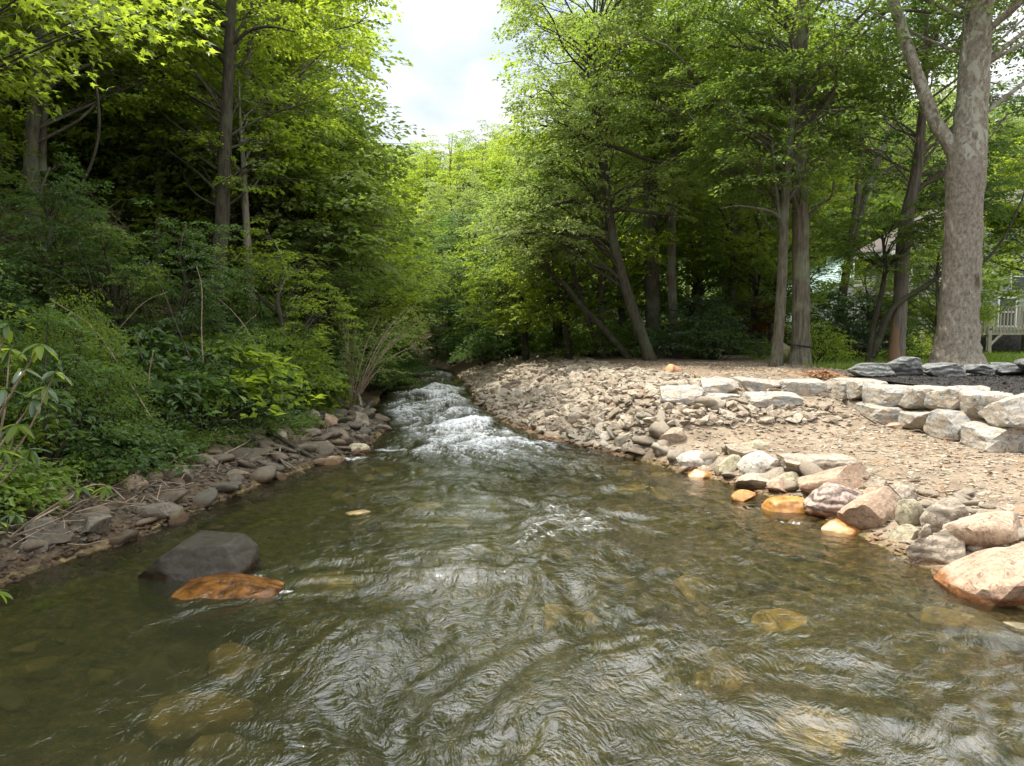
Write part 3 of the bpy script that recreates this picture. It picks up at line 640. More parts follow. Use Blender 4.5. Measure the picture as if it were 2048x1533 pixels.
# --- generic trees sharing their meshes
def variant(seed, H, Rc, zlo, nclump, nspray, nleaf, size, clumpr, bark, tr=.16, lean=.4):
    r = np.random.RandomState(seed)
    tk = [[0, 0, -.3, tr * 1.35], [0.02, 0, .3, tr]] + [[r.uniform(-1, 1) * lean * z / H, r.uniform(-1, 1) * lean * z / H, z, tr * (1 - .85 * z / H)] for z in np.linspace(H * .25, H * .97, 5)]
    cz = (zlo + H) / 2
    return grow(r, np.array(tk), [(0, 0, cz, Rc, Rc, (H - zlo) / 2, 1)], nclump, nspray, nleaf, size, clumpr, .05), bark
VAR = []
for (seed, H, Rc, zlo, nc, ns, nl, sz, crr, bark) in (
    (201, 17, 3.4, 4.5, 64, 8, 34, .17, 1.0, 'grey'), (202, 17, 3.0, 3.0, 66, 8, 34, .16, 1.0, 'dark'),
    (203, 15, 3.6, 2.0, 70, 8, 32, .17, 1.05, 'grey'), (204, 18, 2.8, 6.0, 56, 8, 34, .17, .95, 'pale'),
    (205, 7, 2.2, 1.2, 40, 8, 30, .13, .75, 'dark'), (206, 6, 1.9, .8, 34, 8, 30, .12, .7, 'grey')):
    (tb, bb, L), bk = variant(seed, H, Rc, zlo, nc, ns, nl, sz, crr, bark)
    V_ = np.concatenate(tb.V); t_me = mesh_np('trunk', V_, [np.concatenate(tb.Q), np.concatenate(tb.T)], BARK[bk])
    b_me = mesh_np('branches', np.concatenate(bb.V), [np.concatenate(bb.Q)], BARK[bk])
    c_me = leaf_mesh('crown', *L, LEAF['mid'])
    VAR.append((t_me, b_me, c_me, H))
def place(vi, x, y, H, leaf, label, group, name='forest_tree', rz=None, wide=1.0, z=None):
    t_me, b_me, c_me, H0 = VAR[vi]; k = H / H0
    o = thing(name, label, 'tree', (x, y, hz(x, y) if z is None else z), random.uniform(0, 6.28) if rz is None else rz, group); o.scale = (k * wide, k * wide, k)
    link('trunk', t_me, o); link('branches', b_me, o); c = link('crown', c_me, o)
    c.material_slots[0].link = 'OBJECT'; c.material_slots[0].material = LEAF[leaf]
    return o
random.seed(12)
def top_ok(x, y, H, R):
    """keeps the strip of sky over the creek open"""
    z = hz(x, y) + H; e = (z - 2.3) / y
    a, b = (x - R) / y, (x + R) / y
    if b < -.165 or a > .0: return True
    if e < .27: return True
    return False
GL, GR, GF = 'trees crowding the left slope', 'trees of the wood behind the right bank', 'far trees closing the view up the creek'
cnt = 0
for y in np.arange(-4, 62, 4.4):
    for t in (3.6, 7.0, 11, 15.5, 21):
        x = xl(min(y, 45)) - t + random.uniform(-1, 1); yy = y + random.uniform(-1.3, 1.3)
        if yy < 9 and t < 6: continue
        if yy > 30 and t > 14: continue
        if y < 8 and t > 10: continue
        if 10 < yy < 22 and t < 17 and random.random() < .55: continue
        H = random.uniform(12, 17) if t > 5 else random.uniform(8, 13)
        px = 1024 + x / max(yy, 1) * F
        if yy > 3 and 250 < px < 560 and yy < 15: continue
        ok = [h_ for h_ in (H, H * .8, H * .6, H * .45) if yy < 3 or top_ok(x, yy, h_, .21 * h_)]
        if not ok: continue
        H = ok[0]; vi = random.choice((0, 1, 2, 3)) if H > 9 else random.choice((4, 5, 2))
        place(vi, x, yy, H, random.choice(('bright', 'bright', 'mid', 'dark')) if yy < 32 else 'mid', 'leafy broadleaf tree among many on the left slope', GL)
for y in np.arange(26, 64, 5.2):
    for x in np.arange(-3, 46, 5.4):
        xx = x + random.uniform(-1.5, 1.5); yy = y + random.uniform(-1.6, 1.6)
        if xx < xr(yy) + 2.0: continue
        px = 1024 + xx / yy * F
        if px > 2500: continue
        if yy < 47 and px > 1610: continue
        H = random.uniform(13, 18)
        ok = [h_ for h_ in (H, H * .8, H * .6, H * .5) if top_ok(xx, yy, h_, .21 * h_)]
        if not ok: continue
        H = ok[0]
        place(random.choice((0, 1, 2, 3)) if H > 9 else random.choice((2, 4, 5)), xx, yy, H, random.choice(('bright', 'mid', 'pale', 'mid')), 'broadleaf tree standing in the wood behind the right bank', GR)
for i in range(46):
    yy = random.uniform(52, 95); xx = yy * random.uniform(-.30, .12)
    if xl(yy) < xx < xr(yy): continue
    g = hz(xx, yy); top = 2.3 + yy * random.uniform(.25, .295); H = min(18, max(6, top - g))
    place(random.choice((0, 1, 2, 3)), xx, yy, H, random.choice(('mid', 'bright', 'pale', 'dark')), 'distant tree closing the view up the creek', GF, wide=1.2)
for i in range(44):                                    # woods beyond the houses
    yy = random.uniform(52, 85); xx = yy * random.uniform(.30, .85)
    place(random.choice((0, 1, 2, 3)), xx, yy, random.uniform(14, 19), random.choice(('pale', 'bright', 'mid')), 'tree behind the houses at right', 'trees beyond the houses', wide=1.25)
for (x, y, H, lf_) in [(-7.3, 19.5, 15, 'bright'), (-8.2, 24, 16, 'mid'), (-9.8, 30, 16.5, 'bright'), (-9.0, 21.5, 14, 'mid')]:
    place(random.choice((1, 2)), x, y, H, lf_, 'broad leafy tree leaning over the creek from the left slope', GL)
for i in range(22):
    yy = 16.8 + 7 * random.random(); px = 10 + i * 27; x = (px - 1024) / F * yy
    place(random.choice((4, 5)), x, yy, random.uniform(5.5, 8.5), random.choice(('bright', 'bright', 'mid', 'pale')), 'young leafy tree behind the named trunks', 'understory trees of the left slope', 'understory_tree', wide=1.15)
# low trees and saplings at the wood's edge
for (x, y, H, lf_) in [(2.2, 27, 6, 'bright'), (0.6, 30, 6.5, 'bright'), (-.6, 34, 7, 'mid'), (-2.0, 38.5, 8, 'dark'), (4.6, 29, 6, 'mid'), (7.4, 29, 6.5, 'bright'), (9.6, 27.5, 6, 'mid'), (11.5, 30, 6.5, 'bright'),
                      (-5.6, 24, 6, 'bright'), (-5.8, 28, 6.5, 'bright'), (-6.3, 32, 7, 'mid'), (-6.5, 36, 7, 'bright'), (-7, 41, 8, 'dark'), (-5.4, 21, 5, 'mid'), (-9.5, 44, 9, 'mid'), (-4, 46, 9, 'bright'), (-1, 44, 8, 'mid')]:
    place(random.choice((4, 5)), x, y, H, lf_, 'low leafy tree overhanging the edge of the creek', 'low trees along the creek edge', 'understory_tree', wide=1.15)
for (x, y, H, lf_, lab) in [(23, 27, 6.5, 'dark', 'dark leafy tree hiding the corner of the deck'), (16.7, 26.5, 5.2, 'bright', 'bright leafy tree right behind the sycamore trunk'), (15.0, 24.5, 4.6, 'mid', 'leafy tree between the peeled trunk and the sycamore'), (13.2, 26, 3.6, 'bright', 'low bright tree between the strapped trunk and the houses'), (16.6, 26, 3.0, 'bright', 'small bright tree on the lawn before the long wall of the grey house')]:
    place(random.choice((4, 5)), x, y, H, lf_, lab, None, 'yard_tree')

# ------------------------------------------------------------------ shrubs
def shrub_meshes(seed, R, H, nsp, nl, size, wr, L_, W_, droop):
    r = np.random.RandomState(seed); C = []; D = []; st = MB()
    for i in range(nsp):
        a = r.uniform(0, 6.283); e = r.uniform(0, 1) ** .7; q = np.array([math.cos(a) * R * e, math.sin(a) * R * e, H * (1 - .75 * e ** 2) * r.uniform(.45, 1)])
        C.append(q); D.append([math.cos(a), math.sin(a), r.uniform(-.1, .5)])
        if i % 3 == 0: st.tube([[0, 0, -.1], q * [.5, .5, .55] + r.randn(3) * .04, q], [.02, .012, .004], 4, False)
    return mesh_np('stem', np.concatenate(st.V), [np.concatenate(st.Q)], BARK['dark']), leaf_mesh('leaves', *sprays(r, np.array(C), np.array(D), nl, L_, W_, size, droop), LEAF['mid'], wr)
SH = [shrub_meshes(301, 1.0, 1.3, 75, 28, .085, .5, .5, .28, .3), shrub_meshes(302, 1.2, 1.1, 80, 28, .075, .55, .5, .3, .25), shrub_meshes(303, .8, 1.5, 70, 28, .09, .45, .5, .22, .4),
      shrub_meshes(304, 1.3, 1.9, 90, 22, .12, .32, .32, .26, .1),          # rhododendron: long narrow leaves in whorls
      shrub_meshes(306, 1.1, 1.2, 60, 20, .15, .6, .6, .3, .35), shrub_meshes(307, 1.0, 1.5, 90, 44, .05, .45, .5, .24, .3), shrub_meshes(308, .7, 2.0, 46, 24, .10, .4, .5, .16, .6),
      shrub_meshes(305, .5, .5, 26, 22, .06, .4, .3, .16, .3)]
def shrub(vi, x, y, k, leaf, label, group=None, name='shrub', z=None, kz=None):
    o = thing(name, label, 'shrub', (x, y, (hz(x, y) if z is None else z) - .05), random.uniform(0, 6.28), group); o.scale = (k, k, kz or k)
    link('stem', SH[vi][0], o); c = link('leaves', SH[vi][1], o); c.material_slots[0].link = 'OBJECT'; c.material_slots[0].material = LEAF[leaf]
    return o
for y in np.arange(11, 44, 3.0):
    for t in (3.6, 6.6, 10.0, 14):
        yy = y + random.uniform(-1.2, 1.2); x = xl(yy) - t + random.uniform(-1, 1); H = random.uniform(4.5, 8) + .05 * yy
        px = 1024 + x / yy * F
        if yy < 17.5 and px < 560: continue
        place(random.choice((4, 5)), x, yy, H, random.choice(('bright', 'bright', 'mid', 'dark')), 'young leafy tree in the understory of the left slope', 'understory trees of the left slope', 'understory_tree', wide=1.1)
n = 0
for y in np.arange(6.5, 46, 1.05):
    for t in np.arange(2.3, 13, 1.35):
        yy = y + random.uniform(-.5, .5); x = xl(yy) - t + random.uniform(-.5, .5)
        px = 1024 + x / yy * F
        if px < -150 or (yy > 28 and t > 6) or random.random() < .13: continue
        if t < 2.4 and yy < 14 and random.random() < .5: continue
        if 170 < px < 330 and yy > 13 and random.random() < .55: continue     # thin strip of dry brush
        k = random.uniform(.65, 1.1) * (1 + .012 * yy) * (.75 if t < 3 else 1)
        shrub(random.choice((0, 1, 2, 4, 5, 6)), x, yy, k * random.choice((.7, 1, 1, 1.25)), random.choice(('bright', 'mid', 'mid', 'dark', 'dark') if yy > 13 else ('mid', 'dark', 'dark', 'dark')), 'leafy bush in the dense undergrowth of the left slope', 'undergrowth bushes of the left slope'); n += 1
for i in range(60):
    yy = 5.2 + 5.5 * random.random(); x = float(xl(yy)) - random.uniform(1.0, 2.6)
    shrub(random.choice((4, 7, 7)), x, yy, random.uniform(.3, .6), random.choice(('mid', 'dark', 'grass')), 'small leafy plant', 'small plants of the left bank', 'leafy_plant')
for i in range(34):
    yy = 8.2 + 12 * (i + random.random()) / 34; x = float(xl(yy)) - random.uniform(1.7, 2.6)
    if random.random() < .2: continue
    shrub(random.choice((0, 1, 2, 4, 5, 6)), x, yy, random.uniform(.6, 1.35), random.choice(('mid', 'dark', 'dark', 'bright')), 'tall leafy bush', 'bushes along the foot of the left slope', kz=random.uniform(1.1, 1.5))
for i in range(150):
    yy = 6.5 + 14 * random.random(); x = xl(yy) - random.uniform(1.5, 4.2)
    shrub(7, x, yy, random.uniform(.5, 1.0), random.choice(('mid', 'dark', 'bright')), 'knee-high leafy plant low on the left bank', 'small plants of the left bank', 'leafy_plant')
for y in np.arange(24, 46, 1.7):
    for s in np.arange(4.2, 26, 2.1):
        yy = y + random.uniform(-.6, .6); x = xr(yy) + s + random.uniform(-.6, .6)
        px = 1024 + x / yy * F
        if yy < 24.5 and px < 1330: continue
        if px > 1440 and yy < 33 : continue
        if px > 1660: continue
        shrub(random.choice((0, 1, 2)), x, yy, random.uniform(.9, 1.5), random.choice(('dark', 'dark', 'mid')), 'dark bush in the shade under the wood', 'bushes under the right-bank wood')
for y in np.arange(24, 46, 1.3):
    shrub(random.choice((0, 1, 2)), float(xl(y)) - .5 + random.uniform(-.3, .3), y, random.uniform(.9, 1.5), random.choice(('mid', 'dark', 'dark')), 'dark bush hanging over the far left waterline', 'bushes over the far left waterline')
for y in np.arange(34, 50, 1.8):
    for x in np.arange(-8, 3, 1.7):
        if x < xr(y) + 1.0 : continue
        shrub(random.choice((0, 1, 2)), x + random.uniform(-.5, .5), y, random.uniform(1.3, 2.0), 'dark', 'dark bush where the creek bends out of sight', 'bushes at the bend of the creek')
for (px, py, Yd, k, lab) in [(1400, 712, 24, 1.25, 'rhododendron with pale blooms beside the reddish grey trunk'), (1452, 712, 25.5, 1.2, 'rounded dark rhododendron left of the garden chair'),
                             (1702, 715, 24, 1.35, 'dark rhododendron between the strapped trunk and the forked tree'), (1662, 715, 26, 1.2, 'rhododendron half hidden behind the bright green bush'), (1742, 712, 26, 1.35, 'rhododendron under the brown porch roof')]:
    q = P(px, py, Yd); shrub(3, q[0], q[1], k, 'glossy', lab, None, 'rhododendron')
q = P(2125, 700, 22.5); build_tree('dogwood_tree', 'leafy boughs of a small tree reaching in at the right edge above the deck', 'tree',
    [[q[0], q[1], hz(q[0], q[1]) - .1, .12], [q[0], q[1], 3.5, .10], [q[0] - .3, q[1], 5.5, .06], [q[0] - .5, q[1], 7.2, .02]],
    [(*P(2000, 470, 22.5), 1.1, .8, 1.0, 1), (*P(2030, 380, 22.5), 1.3, 1.0, 1.2, 1), (*P(2075, 540, 22.5), .7, .6, .9, .5)], 'dark', 'bright', 34, 8, 34, .115, .65, 301)
q = P(1640, 712, 20.8); shrub(0, q[0], q[1], .95, 'bright', 'bright green bush at the foot of the strapped trunk', kz=1.0)
q = P(1518, 700, 27); o = shrub(2, q[0], q[1], 1.6, 'rust', 'rust-red maple bush behind the slender trunk')
q = P(1835, 715, 23); shrub(0, q[0], q[1], .8, 'bright', 'leafy bush between the peeled trunk and the ladder')
q = P(1512, 705, 24.5); shrub(1, q[0], q[1], .7, 'mid', 'low green bush behind the foot of the slender trunk')
q = P(2090, 560, 24.0); 0 and shrub(0, q[0] + .8, q[1], 2.0, 'dark', 'big dark bush hiding the end of the deck', kz=2.1)
q = P(1500, 650, 31); shrub(0, q[0], q[1], 1.5, 'grass', 'sunlit yellow-green bush beyond the garden fence')

for (px, py, Yd, H, lf_, lab) in [(110, 680, 11.5, 2.6, 'dark', 'dark sapling leaning out of the bushes near the left edge'), (225, 680, 11.8, 2.4, 'mid', 'sapling in the shade below the lone pale trunk'), (370, 650, 12.6, 3.0, 'dark', 'dark sapling among the bushes below the tallest trunk'),
                             (560, 650, 15.0, 3.6, 'bright', 'sunlit sapling between the snapped trunk and the creek'), (610, 600, 17.5, 4.4, 'mid', 'feathery sapling beside the thin dark sapling')]:
    q = P(px, py, Yd); place(random.choice((4, 5)), q[0], q[1], H, lf_, lab, None, 'sapling')
rr2 = random.Random(4)
for i in range(13):                                      # bare stems and vines leaning through the undergrowth
    px, py, Yd = rr2.uniform(60, 640), rr2.uniform(640, 800), rr2.uniform(9.5, 13); a = P(px, py, Yd); a[2] = max(a[2], hz(a[0], a[1]) + .5); a[0] = min(a[0], float(xl(a[1])) - 1.5)
    d_ = np.array([rr2.uniform(-1, 1.1), rr2.uniform(-.3, .3), rr2.uniform(.3, 1.5)]) * rr2.uniform(.7, 1.3); q = smoothline([list(a - d_ * .3), list(a + [0, 0, .15]), list(a + d_ * .5 + [.05, 0, .25]), list(a + d_)], 5); b_ = q[0].copy()
    o = thing('bare_stem', 'thin bare stem leaning out of the left undergrowth', 'branch', b_, 0, 'bare stems in the left undergrowth'); MB().tube(q - b_, np.linspace(.012, .004, len(q)), 5).build('stem', BARK['twig' if i % 2 else 'dark'], o)
# arching pale shrub over the water, left bank
r = np.random.RandomState(77); ab = np.array([*P(700, 770, 17)[:2], .35]); ao = thing('arching_shrub', 'pale yellow-green shrub arching over the rapids', 'shrub', ab)
bb = MB(); C = []; D = []
for i in range(26):
    e = P(r.uniform(660, 850), r.uniform(600, 740), 17 + r.uniform(-1, 2)) - ab; m_ = e * .5 + [0, 0, .35]
    pl = smoothline([[0, 0, 0], list(m_), list(e)], 6); bb.tube(pl, np.linspace(.018, .004, len(pl)), 4, False)
    for t_ in (5, 7, 9, 11, 12): C.append(pl[t_]); D.append(e * [1, 1, .3] + r.randn(3) * .5)
bb.build('stem', BARK['twig'], ao); link('leaves', leaf_mesh('leaves', *sprays(r, np.array(C), np.array(D), 22, .5, .25, .075, .3), LEAF['pale'], .5), ao)

# rhododendron at the left edge, its leaves one by one
lm = None
def bigleaf(mat, name='leaf', Ln=.16, wd=.048):
    ys = np.linspace(0, 1, 7); V = []; 
    for t_ in ys:
        w = wd * math.sin(math.pi * min(1, t_ * .93 + .05)) ** .7; V += [[-w / 2, t_ * Ln, -.05 * t_ ** 2 + .008], [0, t_ * Ln, -.05 * t_ ** 2], [w / 2, t_ * Ln, -.05 * t_ ** 2 + .008]]
    Q = [[i * 3 + j, i * 3 + j + 1, i * 3 + j + 4, i * 3 + j + 3] for i in range(6) for j in (0, 1)]
    return mesh_np(name, np.array(V), np.array(Q), mat, True)
BL = [bigleaf(LEAF['glossy']), bigleaf(LEAF['bright'], wd=.055), bigleaf(LEAF['mid'], Ln=.13)]
def leafy_plant(label, base, tips, seed, k=1.0):
    r = np.random.RandomState(seed); base = np.array(base); o = thing('rhododendron', label, 'shrub', base); bb = MB()
    for tpt in tips:
        e = np.array(tpt) - base; m_ = e * .5 + [r.uniform(-.1, .1), 0, -.05]
        bb.tube(smoothline([[0, 0, 0], list(m_), list(e)], 5), np.linspace(.012, .005, 11), 5, False)
        for j in range(r.randint(6, 9)):
            a = j * 2.4 + r.uniform(-.3, .3)
            link('leaf', BL[r.choice(3, p=[.45, .3, .25])], o, e, (r.uniform(-.9, .15), r.uniform(-.3, .3), a), (k,) * 3)
    bb.build('stem', BARK['twig'], o)
leafy_plant('rhododendron with big glossy leaves at the left edge', P(-60, 1000, 5.6), [P(a, b, 5.5 + .3 * math.sin(a)) for a, b in [(10, 780), (45, 740), (90, 775), (20, 700), (70, 800), (35, 850), (12, 650), (80, 690), (110, 745), (5, 905), (60, 900)]], 8)
leafy_plant('small glossy seedling drooping over the stones near the left edge', P(20, 1075, 6.4), [P(a, b, 6.3) for a, b in [(160, 978), (212, 975), (30, 1030)]], 9, .8)
leafy_plant('few leaves poking in at the left edge above the water', P(-40, 1260, 4.0), [P(-8, 1185, 4.0), P(-6, 1045, 4.6)], 10, .7)

# ground cover on the left bank and slope
r = np.random.RandomState(15); N = 6500
yy = r.uniform(5.5, 30, N) ; yy = 5.5 + (yy - 5.5) * r.rand(N) ** .5; tt = 1.15 + 9 * r.rand(N) ** 1.5; xx = xl(yy) - tt
keep = (n2(xx, yy, .8, 3) > -.12 + .1 * (tt < 2.2)); xx, yy = xx[keep], yy[keep]
C = np.stack([xx, yy, hland(xx, yy) + r.uniform(.04, .28, len(xx))], 1); D = r.randn(len(xx), 3) * [1, 1, .2]
tag(link('ground_cover', leaf_mesh('ground_cover', *sprays(r, C, D, 24, .34, .19, .07, .35), LEAF['mid'], .5)), 'low ferny green growth covering the left bank', 'undergrowth', kind='stuff')
# grass blades: tufts on the left shelf, lawn by the houses
def blades(name, xx, yy, h, leaf, label, wd=.012):
    n = len(xx); z = hland(xx, yy) - .01; a = r.uniform(0, 6.28, n); ln = r.randn(n, 2) * .25
    b = np.stack([xx, yy, z], 1); sd = np.stack([np.cos(a), np.sin(a), 0 * a], 1) * wd * h[:, None] / .1
    top = b + np.stack([ln[:, 0] * h, ln[:, 1] * h, h], 1); mid = b + (top - b) * .55 + [0, 0, .01]
    V = np.stack([b - sd, b + sd, mid + sd * .7, mid - sd * .7, top], 1).reshape(-1, 3); i = np.arange(n)[:, None] * 5
    tag(link(name, mesh_np(name, V, [i + np.array([[0, 1, 2, 3]]), i + np.array([[3, 2, 4]])], LEAF[leaf], False)), label, 'grass', kind='stuff')
n = 5200; tx = r.uniform(.9, 3.2, 260); ty = r.uniform(6.5, 17, 260); k = r.randint(0, 260, n)
yy = ty[k] + r.randn(n) * .12; xx = xl(ty[k]) - tx[k] + r.randn(n) * .12
blades('bank_grass', xx, yy, r.uniform(.05, .16, n), 'mid', 'thin grass tufts growing between the stones of the left bank', .006)
n = 26000; xx = r.uniform(8.2, 30, n); yy = 17.4 + 15 * r.rand(n) ** 1.4
kk = 1024 + xx / yy * F < 2150; xx, yy = xx[kk], yy[kk]
blades('lawn_grass', xx, yy, r.uniform(.06, .16, len(xx)), 'grass', 'mown lawn in front of the grey house', .014)

# ------------------------------------------------------------------ stones
_ico = {}
def ico(l):
    if l not in _ico:
        b = bmesh.new(); bmesh.ops.create_icosphere(b, subdivisions=l, radius=1); b.verts.ensure_lookup_table()
        _ico[l] = (np.array([v.co[:] for v in b.verts]), np.array([[v.index for v in f.verts] for f in b.faces])); b.free()
    return _ico[l]
def rock_v(seed, lvl, cuts=9, soft=.95, amp=.12, boxy=0.0, dmin=.5, dmax=.85):
    r = np.random.RandomState(seed); V, Fc = ico(lvl); V = V.copy()
    if boxy: V = V / (np.abs(V) ** 10).sum(1)[:, None] ** (boxy / 10)
    for i in range(cuts):
        nrm = r.randn(3); nrm /= np.linalg.norm(nrm); d = r.uniform(dmin, dmax); ex = np.maximum(V @ nrm - d, 0); V -= nrm * (ex * soft)[:, None]
    V *= (1 + amp * 1.6 * fbm(V * 1.3 + r.rand(3) * 20, 3))[:, None]
    if lvl > 2:
        o3 = r.rand(3) * 20; V *= (1 + amp * .55 * fbm(V * 3.6 + o3, 4, .6) - amp * .5 * np.maximum(0, .10 - np.abs(fbm(V * 1.7 + o3 + 5, 2))) * 5)[:, None]
    V -= (V.max(0) + V.min(0)) / 2; V /= (V.max(0) - V.min(0)) / 2
    return V, Fc
KINDS_ = {'round': dict(cuts=7, amp=.16, dmin=.62, dmax=.92), 'angular': dict(cuts=15, amp=.10, soft=1.0, dmin=.42, dmax=.78), 'block': dict(cuts=10, amp=.12, boxy=.75, soft=1.0, dmin=.65, dmax=1.15), 'mid': dict(cuts=11, amp=.16, soft=1.0)}
def sharp(me, ang=24):
    me.set_sharp_from_angle(angle=math.radians(ang)); return me
def boulder(x0, y0, x1, y1, mat, label, shape='mid', name='boulder', lift=.3, tilt=0.0, dr=.75, yaw=None, seed=None, zc=None, cat='boulder', group=None, sink=1.12, at=None, lvl=4):
    """fits a stone to the box it fills in the photograph; it lies on the ground found under that box"""
    seed = seed if seed is not None else int(x0 * 7 + y0)
    if x0 > 1340: x0, x1, y0 = x0 - .04 * (x1 - x0), x1 + .04 * (x1 - x0), y0 - .06 * (y1 - y0)
    pc = ((x0 + x1) / 2, (y0 + y1) / 2)
    hh = .15
    for it in range(3):
        q = on_ground(pc[0], pc[1], hh * lift) if zc is None else None
        if zc is not None:
            d = ray(*pc); q = CAM + d * ((zc - CAM[2]) / d[2])
        if at is not None: q = P(pc[0], pc[1], at)
        dist = np.linalg.norm(q - CAM); a = (x1 - x0) / 2 * q[1] / F; vh = (y1 - y0) / 2 * q[1] / F
        e = math.asin((CAM[2] - q[2]) / dist); b = a * dr
        c2 = (vh ** 2 - (b * math.sin(e)) ** 2)
        if c2 < (vh * .45) ** 2: c = vh * .5; b = math.sqrt(max(vh ** 2 - c * c, .01)) / max(math.sin(e), .12); b = min(b, a * 1.4)
        else: c = math.sqrt(c2)
        c /= math.cos(e) ; hh = c
    V, Fc = rock_v(seed, lvl, **KINDS_[shape])
    V = V * [a, b, c * sink]
    ct, st_ = math.cos(tilt), math.sin(tilt)
    V = np.stack([V[:, 0] * ct - V[:, 2] * st_, V[:, 1], V[:, 0] * st_ + V[:, 2] * ct], 1)
    o = link(name, sharp(mesh_np(name, V, Fc, ROCK[mat]), 45 if mat in ('black', 'amber', 'orange') else 24), None, q - [0, 0, c * (sink - 1)])
    return tag(o, label, cat, group)
B = boulder
# right shore
B(1353, 904, 1427, 944, 'white', 'low whitish boulder at the water edge, furthest upstream of the pale ones', 'round')
B(1430, 912, 1482, 958, 'moss', 'pale greenish boulder standing between the two whitish boulders')
B(1452, 889, 1509, 924, 'tan', 'tan boulder with a shaded hollow behind the pale greenish one', 'angular')
B(1484, 879, 1538, 910, 'moss', 'olive-stained flat boulder at the back of the pale group', 'mid')
B(1476, 904, 1575, 962, 'white', 'broad white pitted boulder sloping to the water', 'round')
B(1472, 948, 1543, 985, 'tan', 'smooth cream wedge of rock dipping under the water', 'angular', dr=1.1)
B(1533, 926, 1576, 968, 'grey', 'narrow grey slab leaning against the cream wedge', 'block', tilt=.8, dr=.3)
B(1566, 912, 1702, 956, 'grey', 'long layered grey slab lying behind the pink boulder', 'block', dr=.5)
B(1598, 924, 1738, 1002, 'pink', 'big rounded pink-tan boulder with a crease across it', 'mid')
B(1611, 966, 1735, 1046, 'stripe', 'purple-grey boulder with dark wavy cracks', 'round')
B(1536, 955, 1602, 992, 'pink', 'small pinkish rock under the grey cobble at the waterline', 'mid')
B(1556, 943, 1604, 976, 'moss', 'grey-green cobble on the pinkish rock', 'angular')
B(1374, 939, 1432, 962, 'orange', 'orange-wet flat stone below the low whitish boulder', 'round')
B(1394, 932, 1424, 949, 'tan', 'small cream cobble resting on an orange stone', 'round')
B(1460, 980, 1511, 1012, 'orange', 'small bright orange rock washed by ripples', 'mid', zc=-.0)
B(1525, 994, 1616, 1036, 'orange', 'smooth bright orange rock lying half under water', 'round', zc=.0)
B(1680, 974, 1797, 1092, 'pink', 'slanting tan and orange boulder with a rust-stained foot', 'angular', lift=.25)
B(1640, 1040, 1735, 1086, 'orange', 'orange rock just under the surface at the foot of the slanting boulder', 'round', zc=-.05)
B(1727, 974, 1790, 1006, 'pink', 'pale pink cobble behind the slanting boulder', 'round')
B(1722, 958, 1782, 990, 'tan', 'sandy flat stone beside the big pink boulder', 'angular')
B(1776, 970, 1832, 1036, 'grey', 'grey-brown pitted rock above the egg-shaped stone', 'mid', lift=.6)
B(1795, 1001, 1847, 1066, 'moss', 'egg-shaped greenish stone standing on end', 'round', lift=.7, dr=.6)
B(1782, 1050, 1843, 1092, 'moss', 'knobbly ochre rock at the waterline under the egg-shaped stone', 'mid')
B(1836, 1050, 1862, 1086, 'grey', 'narrow upright tan stone beside the knobbly rock', 'block')
B(1850, 1006, 1932, 1078, 'grey', 'rough brown slab leaning on the bank', 'block', lift=.5, tilt=.35, dr=.45)
B(1894, 1026, 2056, 1092, 'pink', 'long flat tan and pink boulder overhanging a dark gap', 'round', lift=.9, dr=.55)
B(1822, 1062, 1917, 1156, 'grey', 'sharp grey pyramid-shaped rock in the water', 'angular', lift=.4)
B(1886, 1070, 1934, 1096, 'moss', 'small pale stone wedged below the long flat boulder', 'mid')
B(1880, 1080, 1930, 1125, 'grey', 'dark grey stone wedged behind the sharp rock', 'angular')
B(1935, 1084, 1975, 1110, 'tan', 'little tan cobble in the dark gap by the biggest boulder', 'round')
B(1975, 1078, 2020, 1100, 'moss', 'little flat green-grey cobble in the dark gap', 'round')
B(1906, 1080, 2150, 1232, 'pink', 'huge pink-orange boulder at the lower right edge', 'mid', lift=.3)
B(1770, 868, 1772 + 36, 890, 'tan', 'small upright chip of rock on the flat gravel', 'angular') if False else None
B(1774, 846, 1810, 864, 'pink', 'ochre cobble lying at the foot of the stone wall', 'round')
B(1108, 822, 1127, 842, 'tan', 'round cream boulder at the foot of the shingle slope', 'round')
B(1135, 826, 1166, 858, 'tan', 'squarish cream boulder at the foot of the shingle slope', 'block')
B(1098, 840, 1134, 858, 'tan', 'flat oval boulder by the water under the round cream one', 'round')
B(1198, 862, 1230, 888, 'white', 'pale wedge boulder with its foot in the water', 'angular')
B(1228, 868, 1268, 896, 'tan', 'tilted cream slab next to the pale wedge boulder', 'block', tilt=.4)
B(1022, 778, 1052, 800, 'white', 'white-topped boulder on the far shingle shore', 'round')
B(1308, 858, 1375, 896, 'tan', 'long smooth cream boulder above the waterline upstream of the pale group', 'mid', tilt=.3, dr=.5)
